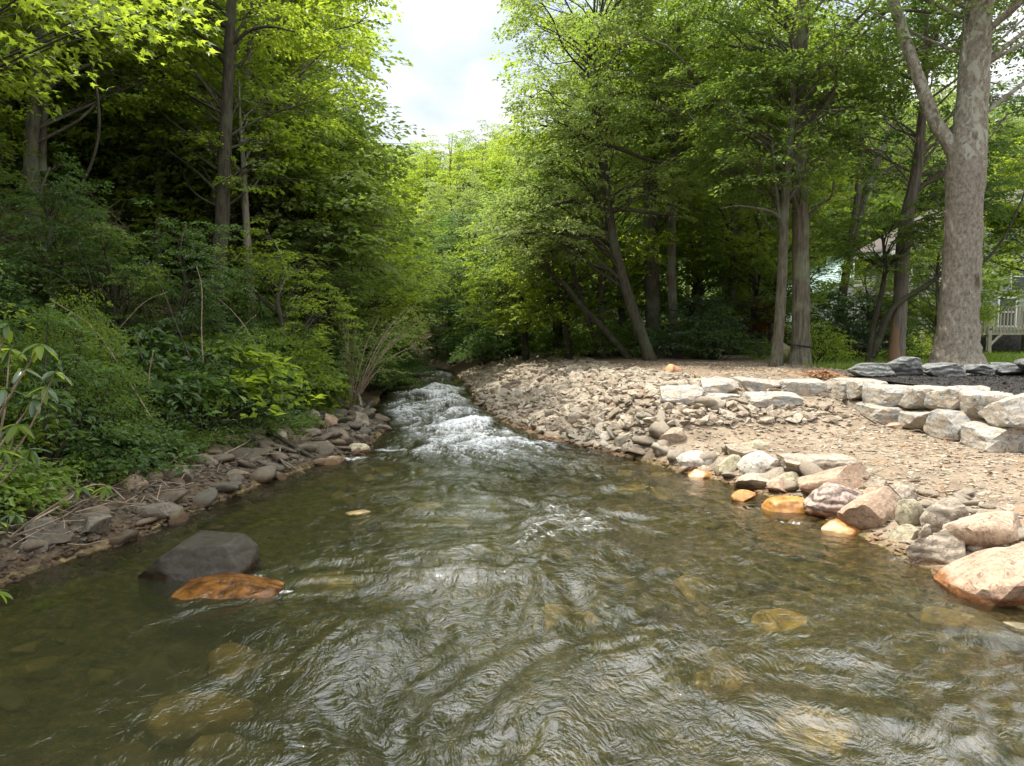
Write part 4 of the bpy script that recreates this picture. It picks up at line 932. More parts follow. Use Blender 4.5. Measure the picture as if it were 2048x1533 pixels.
# left shore
def cut_rock(name, label, mat, loc, dims, cuts, seed, amp=.10, rz=0.0, ang=38):
    rr_ = np.random.RandomState(seed); V, Fc = ico(5); V = V / (np.abs(V) ** 5).sum(1)[:, None] ** (.8 / 5)
    for nx_, ny_, nz_, d_ in cuts:
        nn_ = np.array([nx_, ny_, nz_]); nn_ = nn_ / np.linalg.norm(nn_); V = V - nn_ * (np.maximum(V @ nn_ - d_, 0) * .96)[:, None]
    V = V * (1 + amp * fbm(V * 1.5 + rr_.rand(3) * 9, 3) + amp * .28 * fbm(V * 7 + rr_.rand(3) * 9, 4, .62))[:, None]
    o = link(name, sharp(mesh_np(name, V * dims, Fc, ROCK[mat]), ang), None, loc, (0, 0, rz)); return tag(o, label, 'boulder')
cut_rock('boulder', 'big dark flat-topped boulder alone in the water at left', 'black', (-3.02, 6.58, -.01), np.array([.52, .38, .36]),
    [(0, -.10, 1, .80), (-.85, 0, .75, .72), (.1, -1, .45, .80), (.9, -.2, .55, .98), (-.5, -1, .2, .95), (.3, 1, .4, .8)], 3)
cut_rock('wet_rock', 'wet rust-orange rock with water running over it, below the dark boulder', 'amber', (-2.56, 6.03, -.085), np.array([.50, .24, .19]),
    [(-.2, -.5, 1, .75), (.5, .2, 1, .85), (-1, 0, .3, .9), (-.5, 0, 1, .82)], 5, .22)
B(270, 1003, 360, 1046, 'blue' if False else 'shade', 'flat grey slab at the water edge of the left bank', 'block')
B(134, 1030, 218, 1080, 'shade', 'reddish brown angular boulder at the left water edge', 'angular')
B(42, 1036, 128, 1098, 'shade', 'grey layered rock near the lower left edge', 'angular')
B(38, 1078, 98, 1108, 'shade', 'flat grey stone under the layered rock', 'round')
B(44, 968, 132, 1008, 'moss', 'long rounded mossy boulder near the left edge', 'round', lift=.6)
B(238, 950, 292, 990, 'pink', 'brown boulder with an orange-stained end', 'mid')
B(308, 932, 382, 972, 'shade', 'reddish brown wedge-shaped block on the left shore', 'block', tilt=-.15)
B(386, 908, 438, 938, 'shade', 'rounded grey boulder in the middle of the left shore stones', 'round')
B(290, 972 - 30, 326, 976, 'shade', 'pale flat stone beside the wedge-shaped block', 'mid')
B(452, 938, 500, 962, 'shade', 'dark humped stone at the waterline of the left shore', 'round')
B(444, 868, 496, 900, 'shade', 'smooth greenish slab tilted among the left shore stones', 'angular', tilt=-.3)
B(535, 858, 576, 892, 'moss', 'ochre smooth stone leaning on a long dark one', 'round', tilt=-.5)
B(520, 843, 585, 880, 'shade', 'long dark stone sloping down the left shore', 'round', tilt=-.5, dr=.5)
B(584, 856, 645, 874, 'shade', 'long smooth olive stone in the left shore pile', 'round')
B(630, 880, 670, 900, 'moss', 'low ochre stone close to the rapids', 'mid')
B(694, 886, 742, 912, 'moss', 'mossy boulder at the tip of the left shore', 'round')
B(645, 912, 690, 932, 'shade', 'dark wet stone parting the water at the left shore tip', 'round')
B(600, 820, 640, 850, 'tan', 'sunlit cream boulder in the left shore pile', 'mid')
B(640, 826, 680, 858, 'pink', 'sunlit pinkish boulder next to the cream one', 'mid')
B(700, 824, 740, 856, 'tan', 'sunlit tan block at the water by the rapids', 'block')
B(690, 1020, 742, 1036, 'gold', 'yellow flat stone breaking the surface in the creek', 'round', zc=-.035)
B(822, 1004, 890, 1020, 'gold', 'golden stone awash in mid-creek', 'round', zc=-.05)
# submerged stones
r = np.random.RandomState(31)
for i in range(150):
    yy = 3.0 + 10.5 * r.rand() ** 1.1; u = r.uniform(.06, .96); x = float(xl(yy) + (xr(yy) - xl(yy)) * u)
    s = .07 + .26 * r.rand() ** 1.8; z = hz(x, yy)
    V, Fc = rock_v(500 + i % 9, 3, **KINDS_['angular'])
    o = link('submerged_stone', mesh_np('submerged_stone', V * [s, s * r.uniform(.6, .9), min(s * .5, .16)], Fc, ROCK['gold' if r.rand() < .4 else 'olive']), None, (x, yy, min(z + s * .12, -.16)), (0, 0, r.uniform(0, 3.14)))
    tag(o, 'golden brown stone lying under the water of the creek', 'stone', 'stones under the water')
for (px, py, w, h_) in [(410, 1440, 190, 90), (470, 1340, 110, 50), (660, 1180, 110, 40), (1640, 1480, 170, 80), (1560, 1260, 120, 40), (1440, 1375, 130, 50), (1130, 1240, 120, 50), (1850, 1172, 150, 26), (1280, 990, 90, 20)]:
    d = ray(px, py); q = CAM + d * ((-.36 - CAM[2]) / d[2]); a = w / 2 * q[1] / F * 1.1
    V, Fc = rock_v(px, 3, **KINDS_['round'])
    V, Fc = rock_v(px, 4, cuts=9, amp=.34, soft=.8, dmin=.6, dmax=.95)
    tag(link('submerged_boulder', mesh_np('submerged_boulder', V * [a, a * .8, .17], Fc, ROCK['sunlit_gold']), None, q), 'large golden boulder lit under the shallow water', 'boulder', 'large boulders under the water')

# shared cobble meshes
CB = [mesh_np('stone', rock_v(600 + i, 2, **KINDS_[('round', 'mid', 'angular', 'block')[i % 4]])[0], ico(2)[1], ROCK['tan']) for i in range(14)]
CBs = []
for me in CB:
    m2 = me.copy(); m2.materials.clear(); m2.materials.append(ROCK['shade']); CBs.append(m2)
r = np.random.RandomState(41)
def cobble(x, y, s, shade, label, group, tiltk=.35):
    me = (CBs if shade else CB)[r.randint(14)]; z = hz(x, y)
    o = link('stone', me, None, (x, y, z + s * .16), (r.randn() * tiltk, r.randn() * tiltk, r.uniform(0, 6.28)), (s, s * r.uniform(.5, .85), s * r.uniform(.25, .5)))
    tag(o, label, 'stone', group)
for i in range(190):
    if i < 80: yy = r.uniform(5.2, 14.5); s_ = abs(r.randn()) * .35 - .05
    else: yy = 13 + 17 * r.rand() ** 1.5; s_ = r.uniform(-.1, 3.4) * (.6 + .4 * r.rand())
    x = float(xr(yy)) + s_
    if yy < 9.6 and s_ < .75: x += .9
    cobble(x, yy, r.uniform(.10, .22) * (1 + .02 * yy) * (.6 if yy < 9.6 else 1), False, 'sandy river stone in the sunlit shingle along the right waterline' if i < 80 else 'tan flat stone on the heaped shingle bar of the right bank', 'waterline stones of the right bank' if i < 80 else 'larger stones of the shingle bar')
for i in range(130):
    yy = r.uniform(5.6, 20) if i < 70 else r.uniform(10.5, 15); t_ = r.uniform(-.25, 1.5)
    x = float(xl(yy)) - t_
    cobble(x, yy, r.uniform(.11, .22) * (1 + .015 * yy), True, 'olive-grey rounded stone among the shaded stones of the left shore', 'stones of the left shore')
for i in range(26):
    yy = r.uniform(15, 19.5); x = float(xl(yy)) - r.uniform(-.2, 1.3)
    cobble(x, yy, r.uniform(.12, .22), False, 'sunlit tan stone on the left shore beside the rapids', 'sunlit stones of the left shore')
# gravel: joined
def gravel(name, xx, yy, ss, mat, label, lvl=1, flat=(.25, .6), tilt=.3, lift=.1):
    n = len(xx); V0, F0 = ico(lvl); vs = [rock_v(700 + i, lvl, cuts=6, amp=.2)[0] for i in range(12)]
    k = r.randint(0, 12, n); V = np.array(vs)[k]
    V = V * np.stack([ss, ss * r.uniform(.45, .95, n), ss * r.uniform(flat[0], flat[1], n)], 1)[:, None]
    a, b, c = r.randn(n) * tilt, r.randn(n) * tilt, r.uniform(0, 6.28, n)
    def rot(V, i, j, t): 
        ca, sa = np.cos(t)[:, None], np.sin(t)[:, None]; W_ = V.copy(); W_[..., i] = V[..., i] * ca - V[..., j] * sa; W_[..., j] = V[..., i] * sa + V[..., j] * ca; return W_
    V = rot(rot(rot(V, 1, 2, a), 0, 2, b), 0, 1, c)
    V = V + np.stack([xx, yy, hland(xx, yy) + ss * lift], 1)[:, None]
    Fc = (F0[None] + (np.arange(n) * len(V0))[:, None, None]).reshape(-1, 3)
    tag(link(name, mesh_np(name, V.reshape(-1, 3), Fc, ROCK[mat], False)), label, 'gravel', kind='stuff')
n = 7000; yy = 12.5 + 22 * r.rand(n) ** 1.3; s_ = -.15 + 4.3 * r.rand(n) ** 1.35
gravel('shingle', xr(yy) + s_, yy, (.035 + .13 * r.rand(n) ** 1.6) * (.8 + .022 * yy), 'tan_i', 'heaped shingle bar of flat tan stones on the right bank')
n = 12500; yy = 5.0 + 11 * r.rand(n) ** .9; xx = xr(yy) - .35 + 5.8 * r.rand(n) ** 1.15; kk = (xx < xwall(yy) + .1) | (yy > 16); xx, yy = xx[kk], yy[kk]
gravel('gravel', xx, yy, .012 + .05 * r.rand(len(xx)) ** 2.2, 'tan_i', 'flat chips of stone scattered over the sandy right bank', 1, (.15, .4), .12, .1)
n = 5000; yy = 15 + 7 * r.rand(n); xx = r.uniform(1, 13, n); kk = (xx > xr(yy) + 3.5) & ((xx < 7.4) | (yy > 16.6)); xx, yy = xx[kk], yy[kk]
gravel('dirt_stones', xx, yy, .015 + .05 * r.rand(len(xx)) ** 3, 'tan_i', 'small stones strewn over the bare shaded dirt before the trees', 1, (.15, .4), .12, .1)
n = 9000; yy = 5.0 + 16 * r.rand(n); xx = xl(yy) - (-.4 + 2.2 * r.rand(n) ** 1.2)
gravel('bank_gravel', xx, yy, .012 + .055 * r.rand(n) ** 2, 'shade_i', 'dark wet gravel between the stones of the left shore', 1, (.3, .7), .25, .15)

# ------------------------------------------------------------------ boulder wall, slabs and the mulch terrace
wall = thing('retaining_wall', 'dry-stacked wall of large blue-grey quarried boulders holding up the mulch terrace', 'wall', (WALLX, 12, .6))
WST = [ # px box, distance, course
 (1655, 757, 1690, 787, 14.9), (1670, 762, 1706, 798, 14.5), (1698, 760, 1752, 802, 14.0), (1745, 772, 1820, 818, 13.1), (1815, 774, 1888, 820, 12.3), (1876, 772, 1962, 828, 11.6), (1928, 786, 2010, 842, 11.0), (1992, 790, 2110, 860, 10.3),
 (1678, 796, 1708, 830, 14.5), (1704, 802, 1752, 834, 13.9), (1738, 812, 1826, 852, 12.9), (1816, 820, 1884, 862, 12.1), (1876, 822, 1966, 884, 11.3), (1956, 842, 2090, 910, 10.4)]
r = np.random.RandomState(51)
for i, (a0, b0, a1, b1, D_) in enumerate(WST):
    q = P((a0 + a1) / 2, (b0 + b1) / 2, D_); w = (a1 - a0) / 2 * D_ / F * 1.2; h_ = (b1 - b0) / 2 * D_ / F * 1.04
    V, Fc = rock_v(800 + i, 4, cuts=10, amp=.10, boxy=1.0, soft=1.0, dmin=.86, dmax=1.4)
    me = sharp(mesh_np('stone', V * [w, .42, h_], Fc, ROCK['wall']))
    link('stone', me, wall, (q[0] - WALLX + .1, q[1] - 12 + .12, q[2] - .6), (0, 0, r.uniform(-.15, .15)))
SL = [(1318, 772, 1404, 806, 13.3, 'grey slab at the left end of the low slab row'), (1400, 757, 1474, 792, 14.0, 'thick dark-sided block propped in the low slab row'), (1470, 756, 1556, 786, 14.3, 'long level slab in the middle of the low slab row'),
      (1490, 785, 1597, 804, 13.2, 'thin slab lying in front of the low slab row'), (1555, 758, 1646, 794, 14.2, 'broad sloping slab at the right end of the low slab row'), (1404, 786, 1476, 803, 13.7, 'flat dark stone under the propped block')]
for i, (a0, b0, a1, b1, D_, lab) in enumerate(SL):
    q = P((a0 + a1) / 2, (b0 + b1) / 2, D_); w = (a1 - a0) / 2 * D_ / F; h_ = (b1 - b0) / 2 * D_ / F
    V, Fc = rock_v(850 + i, 4, cuts=10, amp=.12, boxy=1.0, soft=1.0, dmin=.85, dmax=1.35)
    tag(link('stone_slab', sharp(mesh_np('stone_slab', V * [w, .36, (h_ + max(0, q[2] - h_ - hz(q[0], q[1]) + .06) / 2)], Fc, ROCK['wall'])), None, q - [0, 0, max(0, q[2] - h_ - hz(q[0], q[1]) + .06) / 2], (r.uniform(-.05, .1), r.uniform(-.05, .05), r.uniform(-.2, .2))), lab, 'stone slab')
BK = [(1696, 727, 1784, 752, 15.2, 'low layered blue boulder at the left end of the terrace back row'), (1764, 715, 1846, 752, 15.5, 'tallest blue-grey boulder of the terrace back row'), (1842, 726, 1932, 753, 15.2, 'long dark boulder under the sycamore in the terrace back row'),
      (1926, 729, 1992, 750, 15.4, 'dark blue boulder right of the sycamore in the terrace back row'), (1984, 726, 2062, 750, 15.4, 'long dark stone at the far right of the terrace back row'), (2040, 718, 2110, 748, 15.0, 'pale-topped stone cut by the right edge')]
for i, (a0, b0, a1, b1, D_, lab) in enumerate(BK):
    q = P((a0 + a1) / 2, (b0 + b1) / 2, D_); w = (a1 - a0) / 2 * D_ / F * 1.04; h_ = (b1 - b0) / 2 * D_ / F * 1.1
    V, Fc = rock_v(870 + i, 4, cuts=11, amp=.12, boxy=.5, soft=1.0, dmin=.6, dmax=1.0)
    tag(link('boulder', sharp(mesh_np('boulder', V * [w, .35, h_], Fc, ROCK['blue'])), None, q), lab, 'boulder')
q = P(1566, 707, 21.5); V, Fc = rock_v(890, 4, **KINDS_['angular'])
tag(link('boulder', mesh_np('boulder', V * [.42, .4, .55], Fc, ROCK['moss']), None, q, (0, -.5, 0)), 'pointed mossy grey boulder leaning behind the strapped trunk', 'boulder')
# mulch: a sheet with chips
mu, nt, o = newmat('black_mulch'); v = coords(nt, (1, 1, 1), True); nn = noiset(nt, v, 55, 6, .7)
bsdf(nt, o, ramp(nt, nn, [(.35, (.012, .011, .010)), (.7, (.06, .052, .046))]), .8, nn, 1, .03, .3)
MU, MY = np.meshgrid(np.linspace(0, 1, 70), np.linspace(3, 15.55, 90)); MX = xwall(MY) + .22 + MU * 9; MZ = 1.28 + .05 * n2(MX, MY, 1.2, 3)
ny, nx = MX.shape; I = np.arange(ny * nx).reshape(ny, nx)
Q = np.stack([I[:-1, :-1], I[:-1, 1:], I[1:, 1:], I[1:, :-1]], -1).reshape(-1, 4)
mo = link('mulch_bed', mesh_np('mulch_bed', np.stack([MX.ravel(), MY.ravel(), MZ.ravel()], 1), Q, mu)); tag(mo, kind='structure')
n = 9000; yy = r.uniform(8.5, 15.5, n); xx = xwall(yy) + .25 + r.uniform(0, 6, n); z = 1.295 + .05 * n2(xx, yy, 1.2, 3); a = r.uniform(0, 6.28, n)
ax = np.stack([np.cos(a), np.sin(a), r.randn(n) * .4], 1); nm_ = r.randn(n, 3) * .5 + [0, 0, 1]
mc = leaf_mesh('mulch_chips', np.stack([xx, yy, z], 1), ax, nm_, r.uniform(.03, .08, n), mu, .35, .05); tag(link('mulch_chips', mc), 'black shredded mulch on the stone-edged terrace', 'mulch', kind='stuff')

# ------------------------------------------------------------------ twigs, brush, log
def twigs(name, C, n, ln, label, mat='twig', rad=.006, flat=.35):
    mb_ = MB()
    for i in range(n):
        c = C[r.randint(len(C))]; a = r.uniform(0, 6.28); L_ = ln * r.uniform(.4, 1.3)
        d = np.array([math.cos(a), math.sin(a), r.randn() * flat]) * L_
        k = np.array(c) + r.randn(3) * [.25, .25, .05]
        mb_.tube([k - d / 2, k + r.randn(3) * L_ * .1, k + d / 2], [rad, rad * .8, rad * .4], 4, False)
    return tag(mb_.build(name, BARK[mat]), label, 'twigs', kind='stuff')
def hillpts(n, pxr, pyr):
    o_ = []
    while len(o_) < n:
        q = on_ground(r.uniform(*pxr), r.uniform(*pyr), .12)
        if q[0] < xl(q[1]) - .25 or q[0] > xr(q[1]) + .2: o_.append(q)
    return o_
twigs('dry_brush', [q + [0, 0, .55] for q in hillpts(60, (180, 310), (400, 520))], 420, .9, 'tangle of dry pale brush on the sunlit slope', 'twig', .008, .5)
twigs('bank_brush', hillpts(50, (540, 700), (720, 800)), 420, .7, 'dry stalks and roots above the sunlit left stones', 'twig', .006, .5)
twigs('drift_twigs', hillpts(90, (0, 620), (860, 1100)), 260, .45, 'drift twigs caught among the left shore stones', 'twig', .005, .2)
twigs('shore_twigs', hillpts(60, (1250, 2040), (830, 1000)), 90, .4, 'small sticks on the gravel of the right bank', 'twig', .006, .1)
def stick(label, pts, r0, r1, mat='twig', name='fallen_branch', side=()):
    q = smoothline([list(p) for p in pts], 5); b = q[0].copy(); o = thing(name, label, 'branch', b); mb_ = MB(); mb_.tube(q - b, np.linspace(r0, r1, len(q)), 7)
    for sd in side:
        s_ = np.array([list(p) for p in sd]) - b; mb_.tube(smoothline(s_, 4), np.linspace(r1 * 1.3, r1 * .5, (len(s_) - 1) * 4 + 1), 5)
    mb_.build('stem', BARK[mat], o)
G_ = lambda px, py, l=.05: on_ground(px, py, l)
stick('long bare branch lying from the bank toward the water at left', [G_(60, 1045, .2), G_(120, 1012, .22), G_(170, 975, .25), G_(215, 972, .2), G_(250, 1000, .1)], .012, .006)
stick('dark driftwood pole slanting into the water at the left shore', [G_(520, 850, .12), G_(575, 885, .12), G_(625, 915, .05), G_(655, 925, .0)], .05, .025, 'dark')
stick('pale forked driftwood at the left waterline', [G_(560, 895, .15), G_(562, 920, .08), G_(590, 945, .02)], .018, .01, 'pale', side=[[G_(562, 920, .08), G_(612, 948, .02)]])
stick('curving dry branch on the left shore stones', [G_(425, 920, .05), G_(455, 905, .12), G_(485, 890, .12), G_(500, 880, .2)], .014, .008, 'twig')
stick('grey fallen trunk sloping down beside the sapling', [P(655, 735, 18), P(680, 770, 17.5), P(715, 790, 17), P(722, 812, 16.6)], .06, .035, 'pale', 'fallen_log')
stick('thin bleached stick poking up from the left bank', [G_(125, 935, .02), G_(140, 930, .15), G_(155, 908, .25)], .012, .006, 'pale')
stick('slender bare stem leaning across the dark undergrowth', [P(455, 775, 12), P(420, 720, 12), P(370, 660, 12.2), P(350, 620, 12.5)], .012, .006, 'dark')
stick('slender bare stem arching toward the sunlit bank', [P(455, 778, 12), P(500, 740, 12.3), P(560, 728, 12.8), P(590, 722, 13)], .012, .005, 'dark')
stick('brown stick leaning at the foot of the stone wall', [G_(1752, 848, .03), G_(1735, 838, .12), G_(1720, 828, .22)], .014, .008, 'dark')
lit = simple('dead_leaf', (.26, .15, .075), .9, .4, 20)
def litter_(name, xx, yy, label):
    n = len(xx); tag(link(name, leaf_mesh(name, np.stack([xx, yy, hland(xx, yy) + .025], 1), r.randn(n, 3) * [1, 1, .2], r.randn(n, 3) * .4 + [0, 0, 1], r.uniform(.03, .09, n), lit, .6, .15)), label, 'leaf litter', kind='stuff')
n = 2600; yy = 5 + 17 * r.rand(n); xx = xl(yy) - .9 - 4 * r.rand(n) ** 1.3; litter_('leaf_litter', xx, yy, 'dead brown leaves lying on the left bank')
n = 1500; yy = 6 + 15 * r.rand(n); xx = xr(yy) + .7 + 6 * r.rand(n); kk = (xx < xwall(yy)) | (yy > 16); litter_('dry_leaves', xx[kk], yy[kk], 'scattered dry leaves on the sandy right bank')
# cut log
woodend = simple('cut_wood', (.50, .27, .13), .8, .2, 12); woods = simple('log_bark_orange', (.36, .20, .11), .9, .35, 10, (1, 1, .3))
lq = P(1350, 745, 18.0); lo = thing('cut_log', 'short orange-brown cut log end sticking out of the dirt mound', 'log', lq)
d = np.array([.75, .45, -.35]); d /= np.linalg.norm(d)
MB().tube([-d * .22, -d * .0, d * .35], [.155, .165, .17], 16, wob=.06).build('log_bark', woods, lo)
u = np.cross(d, [0, 0, 1]); u /= np.linalg.norm(u); w = np.cross(u, d); an = np.linspace(0, 2 * math.pi, 17)[:-1]
MB().tube([-d * .235, -d * .222], [.135, .145], 16).build('cut_face', woodend, lo)
# sawdust heap and stake
n = 900; sq = P(1650, 750, 16.3); rr_ = np.abs(r.randn(n)) * .34; aa = r.uniform(0, 6.28, n); hx = sq[0] + rr_ * np.cos(aa) * 1.3; hy = sq[1] + rr_ * np.sin(aa) * .8
hzz = hland(hx, hy) + .14 * np.exp(-(rr_ / .35) ** 2) + .01
hc = leaf_mesh('straw_heap', np.stack([hx, hy, hzz], 1), r.randn(n, 3) * [1, 1, .3], r.randn(n, 3) * .5 + [0, 0, 1], r.uniform(.06, .14, n), simple('orange_straw', (.40, .23, .12), .9), .3, .05)
tag(link('straw_heap', hc), 'small heap of orange straw beside the terrace corner', 'straw', kind='stuff')
so_ = MB().box((0, 0, .12), (.025, .025, .30)); st = so_.build('survey_stake', simple('stake_red', (.42, .16, .09)), None, False, loc=(sq[0] - .05, sq[1], hz(sq[0], sq[1]))); tag(st, 'thin red-brown stake standing in the orange straw heap', 'stake')

# ------------------------------------------------------------------ houses, deck, ladder, garden
siding = simple('siding_grey_green', (.26, .285, .26), .6, .06, 3); sidingw = simple('siding_white', (.68, .70, .70), .6, .05, 3)
trimm = simple('trim_white', (.70, .72, .70), .5, .04, 3); shing = simple('roof_shingle_brown', (.085, .072, .062), .9, .35, 14); glassd = simple('window_glass', (.05, .065, .07), .08, .2, 2, spec=.8)
found = simple('foundation_stone', (.10, .095, .085), .9, .45, 7); woodg = simple('deck_wood_grey', (.40, .36, .29), .8, .2, 7, (1, 1, .2)); metalr = simple('metal_roof_teal', (.28, .38, .36), .75, .06, 2)
tanw = simple('wall_tan', (.42, .27, .18), .8, .1, 4); darkw = simple('dark_wood', (.035, .028, .024), .8, .3, 8); redw = simple('ladder_orange', (.50, .10, .035), .5, .1, 4); alu = simple('ladder_rung_metal', (.55, .55, .52), .4, .05, 3)
def boards(parent, o0, du, Ln, z0, z1, nrm, mat, step=.2, prof=None):
    """lap siding: one slightly tilted board per course. prof(z)->(u0,u1)"""
    du = np.array(du); nrm = np.array(nrm); k = 0; z = z0; me = None
    while z < z1 - .02:
        h_ = min(step, z1 - z); u0, u1 = prof(z + h_ / 2) if prof else (0, Ln)
        if u1 - u0 > .1:
            a = np.array(o0) + du * u0; b = np.array(o0) + du * u1; up = np.array([0, 0, 1.])
            p = [a + nrm * .035 + up * z, b + nrm * .035 + up * z, b + nrm * .012 + up * (z + h_), a + nrm * .012 + up * (z + h_)]
            mb_ = MB().poly(p); mb_.poly([a + up * z, b + up * z, b + nrm * .035 + up * z, a + nrm * .035 + up * z]); mb_.build('siding_board', mat, parent, False)
        z += step
def house(name, label, c0, du, Ln, dv, Wd, zb, ze, zr, mat, roofmat, fz=None, wins=(), roof_over=.35):
    """c0 nearest corner; du along the eaves wall, dv along the gable"""
    c0 = np.array([*c0, 0.]); du = np.array([*du, 0.]); dv = np.array([*dv, 0.]); du /= np.linalg.norm(du); dv /= np.linalg.norm(dv)
    o = thing(name, label, 'house', (c0[0], c0[1], zb)); off = c0 + [0, 0, zb]
    z0 = (fz or zb)
    A = [np.zeros(3), du * Ln, du * Ln + dv * Wd, dv * Wd]; H = ze - zb; R_ = zr - zb; f = z0 - zb
    core = MB()
    for i in range(4): core.poly([A[i], A[(i + 1) % 4], A[(i + 1) % 4] + [0, 0, H], A[i] + [0, 0, H]])
    core.poly([A[0] + [0, 0, H], dv * Wd + [0, 0, H], dv * Wd / 2 + [0, 0, R_]]); core.poly([A[1] + [0, 0, H], A[2] + [0, 0, H], A[1] + dv * Wd / 2 + [0, 0, R_]])
    core.build('wall', mat, o, False)
    if fz: 
        fm = MB()
        for i in (0, 3): fm.poly([A[i] - (du + dv) * .02, A[(i + 1) % 4] - (du + dv) * .02, A[(i + 1) % 4] - (du + dv) * .02 + [0, 0, f], A[i] - (du + dv) * .02 + [0, 0, f]])
        fm.build('foundation', found, o, False)
    boards(o, (0, 0, 0), du, Ln, f, H, -dv, mat)
    boards(o, (0, 0, 0), dv, Wd, f, R_ - .1, -du, mat, .2, lambda z: (0, Wd) if z < H else ((z - H) / (R_ - H) * Wd / 2, Wd - (z - H) / (R_ - H) * Wd / 2))
    rm = MB(); ov = roof_over; sl_ = (R_ - H) / (Wd / 2)
    for sgn, s0 in ((-1, 0), (1, Wd)):
        e0 = -du * ov + dv * (s0 + sgn * ov) + [0, 0, H - sl_ * ov]; e1 = e0 + du * (Ln + 2 * ov); r0 = -du * ov + dv * Wd / 2 + [0, 0, R_]; r1 = r0 + du * (Ln + 2 * ov)
        up = np.array([0, 0, .12])
        rm.poly([e0 + up, e1 + up, r1 + up, r0 + up]).poly([e0, e1, e1 + up, e0 + up]).poly([e0, r0, r0 + up, e0 + up]).poly([e0, e1, r1, r0])
    rm.build('roof', roofmat, o, False)
    tm = MB()
    e0 = -du * (ov + .02) - dv * (ov + .02) + [0, 0, H - sl_ * ov - .12]; e1 = e0 + du * (Ln + 2 * ov)
    tm.poly([e0, e1, e1 + [0, 0, .2], e0 + [0, 0, .2]])
    r0 = -du * (ov + .02) + dv * Wd / 2 + [0, 0, R_ - .1]; e2 = r0 * 2 - e0; e2 = -du * (ov + .02) + dv * (Wd + ov) + [0, 0, H - sl_ * ov - .12]
    tm.poly([e0, r0, r0 + [0, 0, .2], e0 + [0, 0, .2]]).poly([r0, e2, e2 + [0, 0, .2], r0 + [0, 0, .2]])
    tm.build('fascia', trimm, o, False)
    tm = MB(); tm.box(-(du + dv) * .03 + [0, 0, (f + H) / 2], (.12, .12, H - f)); tm.build('corner_trim', trimm, o, False)
    yawu = math.atan2(du[1], du[0]); yawv = math.atan2(dv[1], dv[0])
    for (side, u, z, w, h_) in wins:
        d_, nrm, yw = (du, -dv, yawu) if side == 'u' else (dv, -du, yawv)
        wo = MB(); M = Matrix.Rotation(yw, 3, 'Z')
        fr_ = MB()
        for (cx, cz, sx, sz) in ((0, h_ / 2, w + .16, .08), (0, -h_ / 2, w + .16, .08), (w / 2, 0, .08, h_), (-w / 2, 0, .08, h_), (0, 0, w, .05)):
            fr_.box(np.array(M) @ np.array([cx, 0, cz]), (sx, .08, sz), M)
        fo_ = fr_.build('window', trimm, o, False, loc=d_ * u + nrm * .05 + [0, 0, z - zb])
        MB().box((0, 0, 0), (w, .03, h_), M).build('pane', glassd, fo_, False)
    return o
ga = house('grey_house', 'grey-green sided two-storey house with brown shingle roof behind the sycamore', (19.0, 31.0), (-.145, .99), 6.0, (.99, .145), 9.0, 1.1, 6.2, 8.6, siding, shing, 2.15,
      [('v', 1.1, 5.4, .8, 1.1), ('v', 4.0, 4.7, 1.0, 1.3), ('v', 3.4, 3.1, .9, 1.3), ('u', 1.2, 5.35, .9, 1.0), ('u', 4.0, 3.6, .9, 1.2)])
gb = house('white_house', 'white sided gabled house with pale green metal roof, far back among the trees', (21.2, 43.0), (-.25, .97), 7.0, (.97, .25), 6, 1.2, 5.8, 7.4, sidingw, metalr, None, [('v', 2, 4.6, .9, 1.2)])
gc = house('tan_house', 'low wing with white boards above a tan ground floor', (18.3, 40.5), (-.2, .98), 5, (.98, .2), 3.4, 1.2, 4.6, 5.4, sidingw, metalr, None, [('v', 2.6, 2.3, .7, 1.0)])
MB().poly([(-.06, -.06, 0), (3.35, .64, 0), (3.35, .64, 1.6), (-.06, -.06, 1.6)]).build('ground_floor_wall', tanw, gc, False)
po = thing('porch', 'small porch with a brown roof between the two houses', 'porch', (17.0, 33.5, 1.2))
MB().poly([(-.2, -1.2, 2.5), (2.6, -1.2, 2.95), (2.6, 1.4, 3.5), (-.2, 1.4, 3.05)]).poly([(-.2, -1.2, 2.38), (2.6, -1.2, 2.83), (2.6, -1.2, 2.95), (-.2, -1.2, 2.5)]).build('roof', shing, po, False)
for x_ in (0, 2.4): MB().box((x_, -1.0, 1.2), (.12, .12, 2.4)).build('post', darkw, po, False)
# deck
dk = thing('deck', 'raised weathered wooden deck with picket railing on tall posts', 'deck', (19.9, 28.9, 1.1))
MB().box((3, 1.1, 1.22), (6.2, 2.3, .06)).build('deck_floor', woodg, dk, False)
MB().box((3, 0, 1.1), (6.2, .06, .22)).box((-.08, 1.1, 1.1), (.06, 2.2, .22)).build('rim_joist', woodg, dk, False)
pk = MB().box((0, 0, 1.62), (.05, .035, 1.02)); pk_o = pk.build('baluster', woodg, dk, False, loc=(.1, -.05, 0))
for i in range(1, 42):
    c = pk_o.copy(); COL.objects.link(c); c.parent = dk; c.location = (.1 + i * .145, -.05, 0)
for i in range(13):
    c = pk_o.copy(); COL.objects.link(c); c.parent = dk; c.location = (-.12, .1 + i * .16, 0)
MB().box((3, -.02, 2.14), (6.3, .12, .05)).box((-.1, 1.1, 2.14), (.12, 2.3, .05)).build('handrail', woodg, dk, False)
ps = MB().box((0, 0, 1.0), (.14, .14, 2.3)).build('post', woodg, dk, False, loc=(0, .02, -.1))
for x_, y_ in ((2.15, .02), (4.3, .02), (0.9, 2.1), (3.0, 2.1)):
    c = ps.copy(); COL.objects.link(c); c.parent = dk; c.location = (x_, y_, -.1)
for x_, s_ in ((.0, 1), (2.15, 1), (2.15, -1), (4.3, -1)):
    MB().tube([(x_ + s_ * .03, .0, .55), (x_ + s_ * .5, .0, 1.02)], [.06, .06], 4).build('brace', woodg, dk, False)
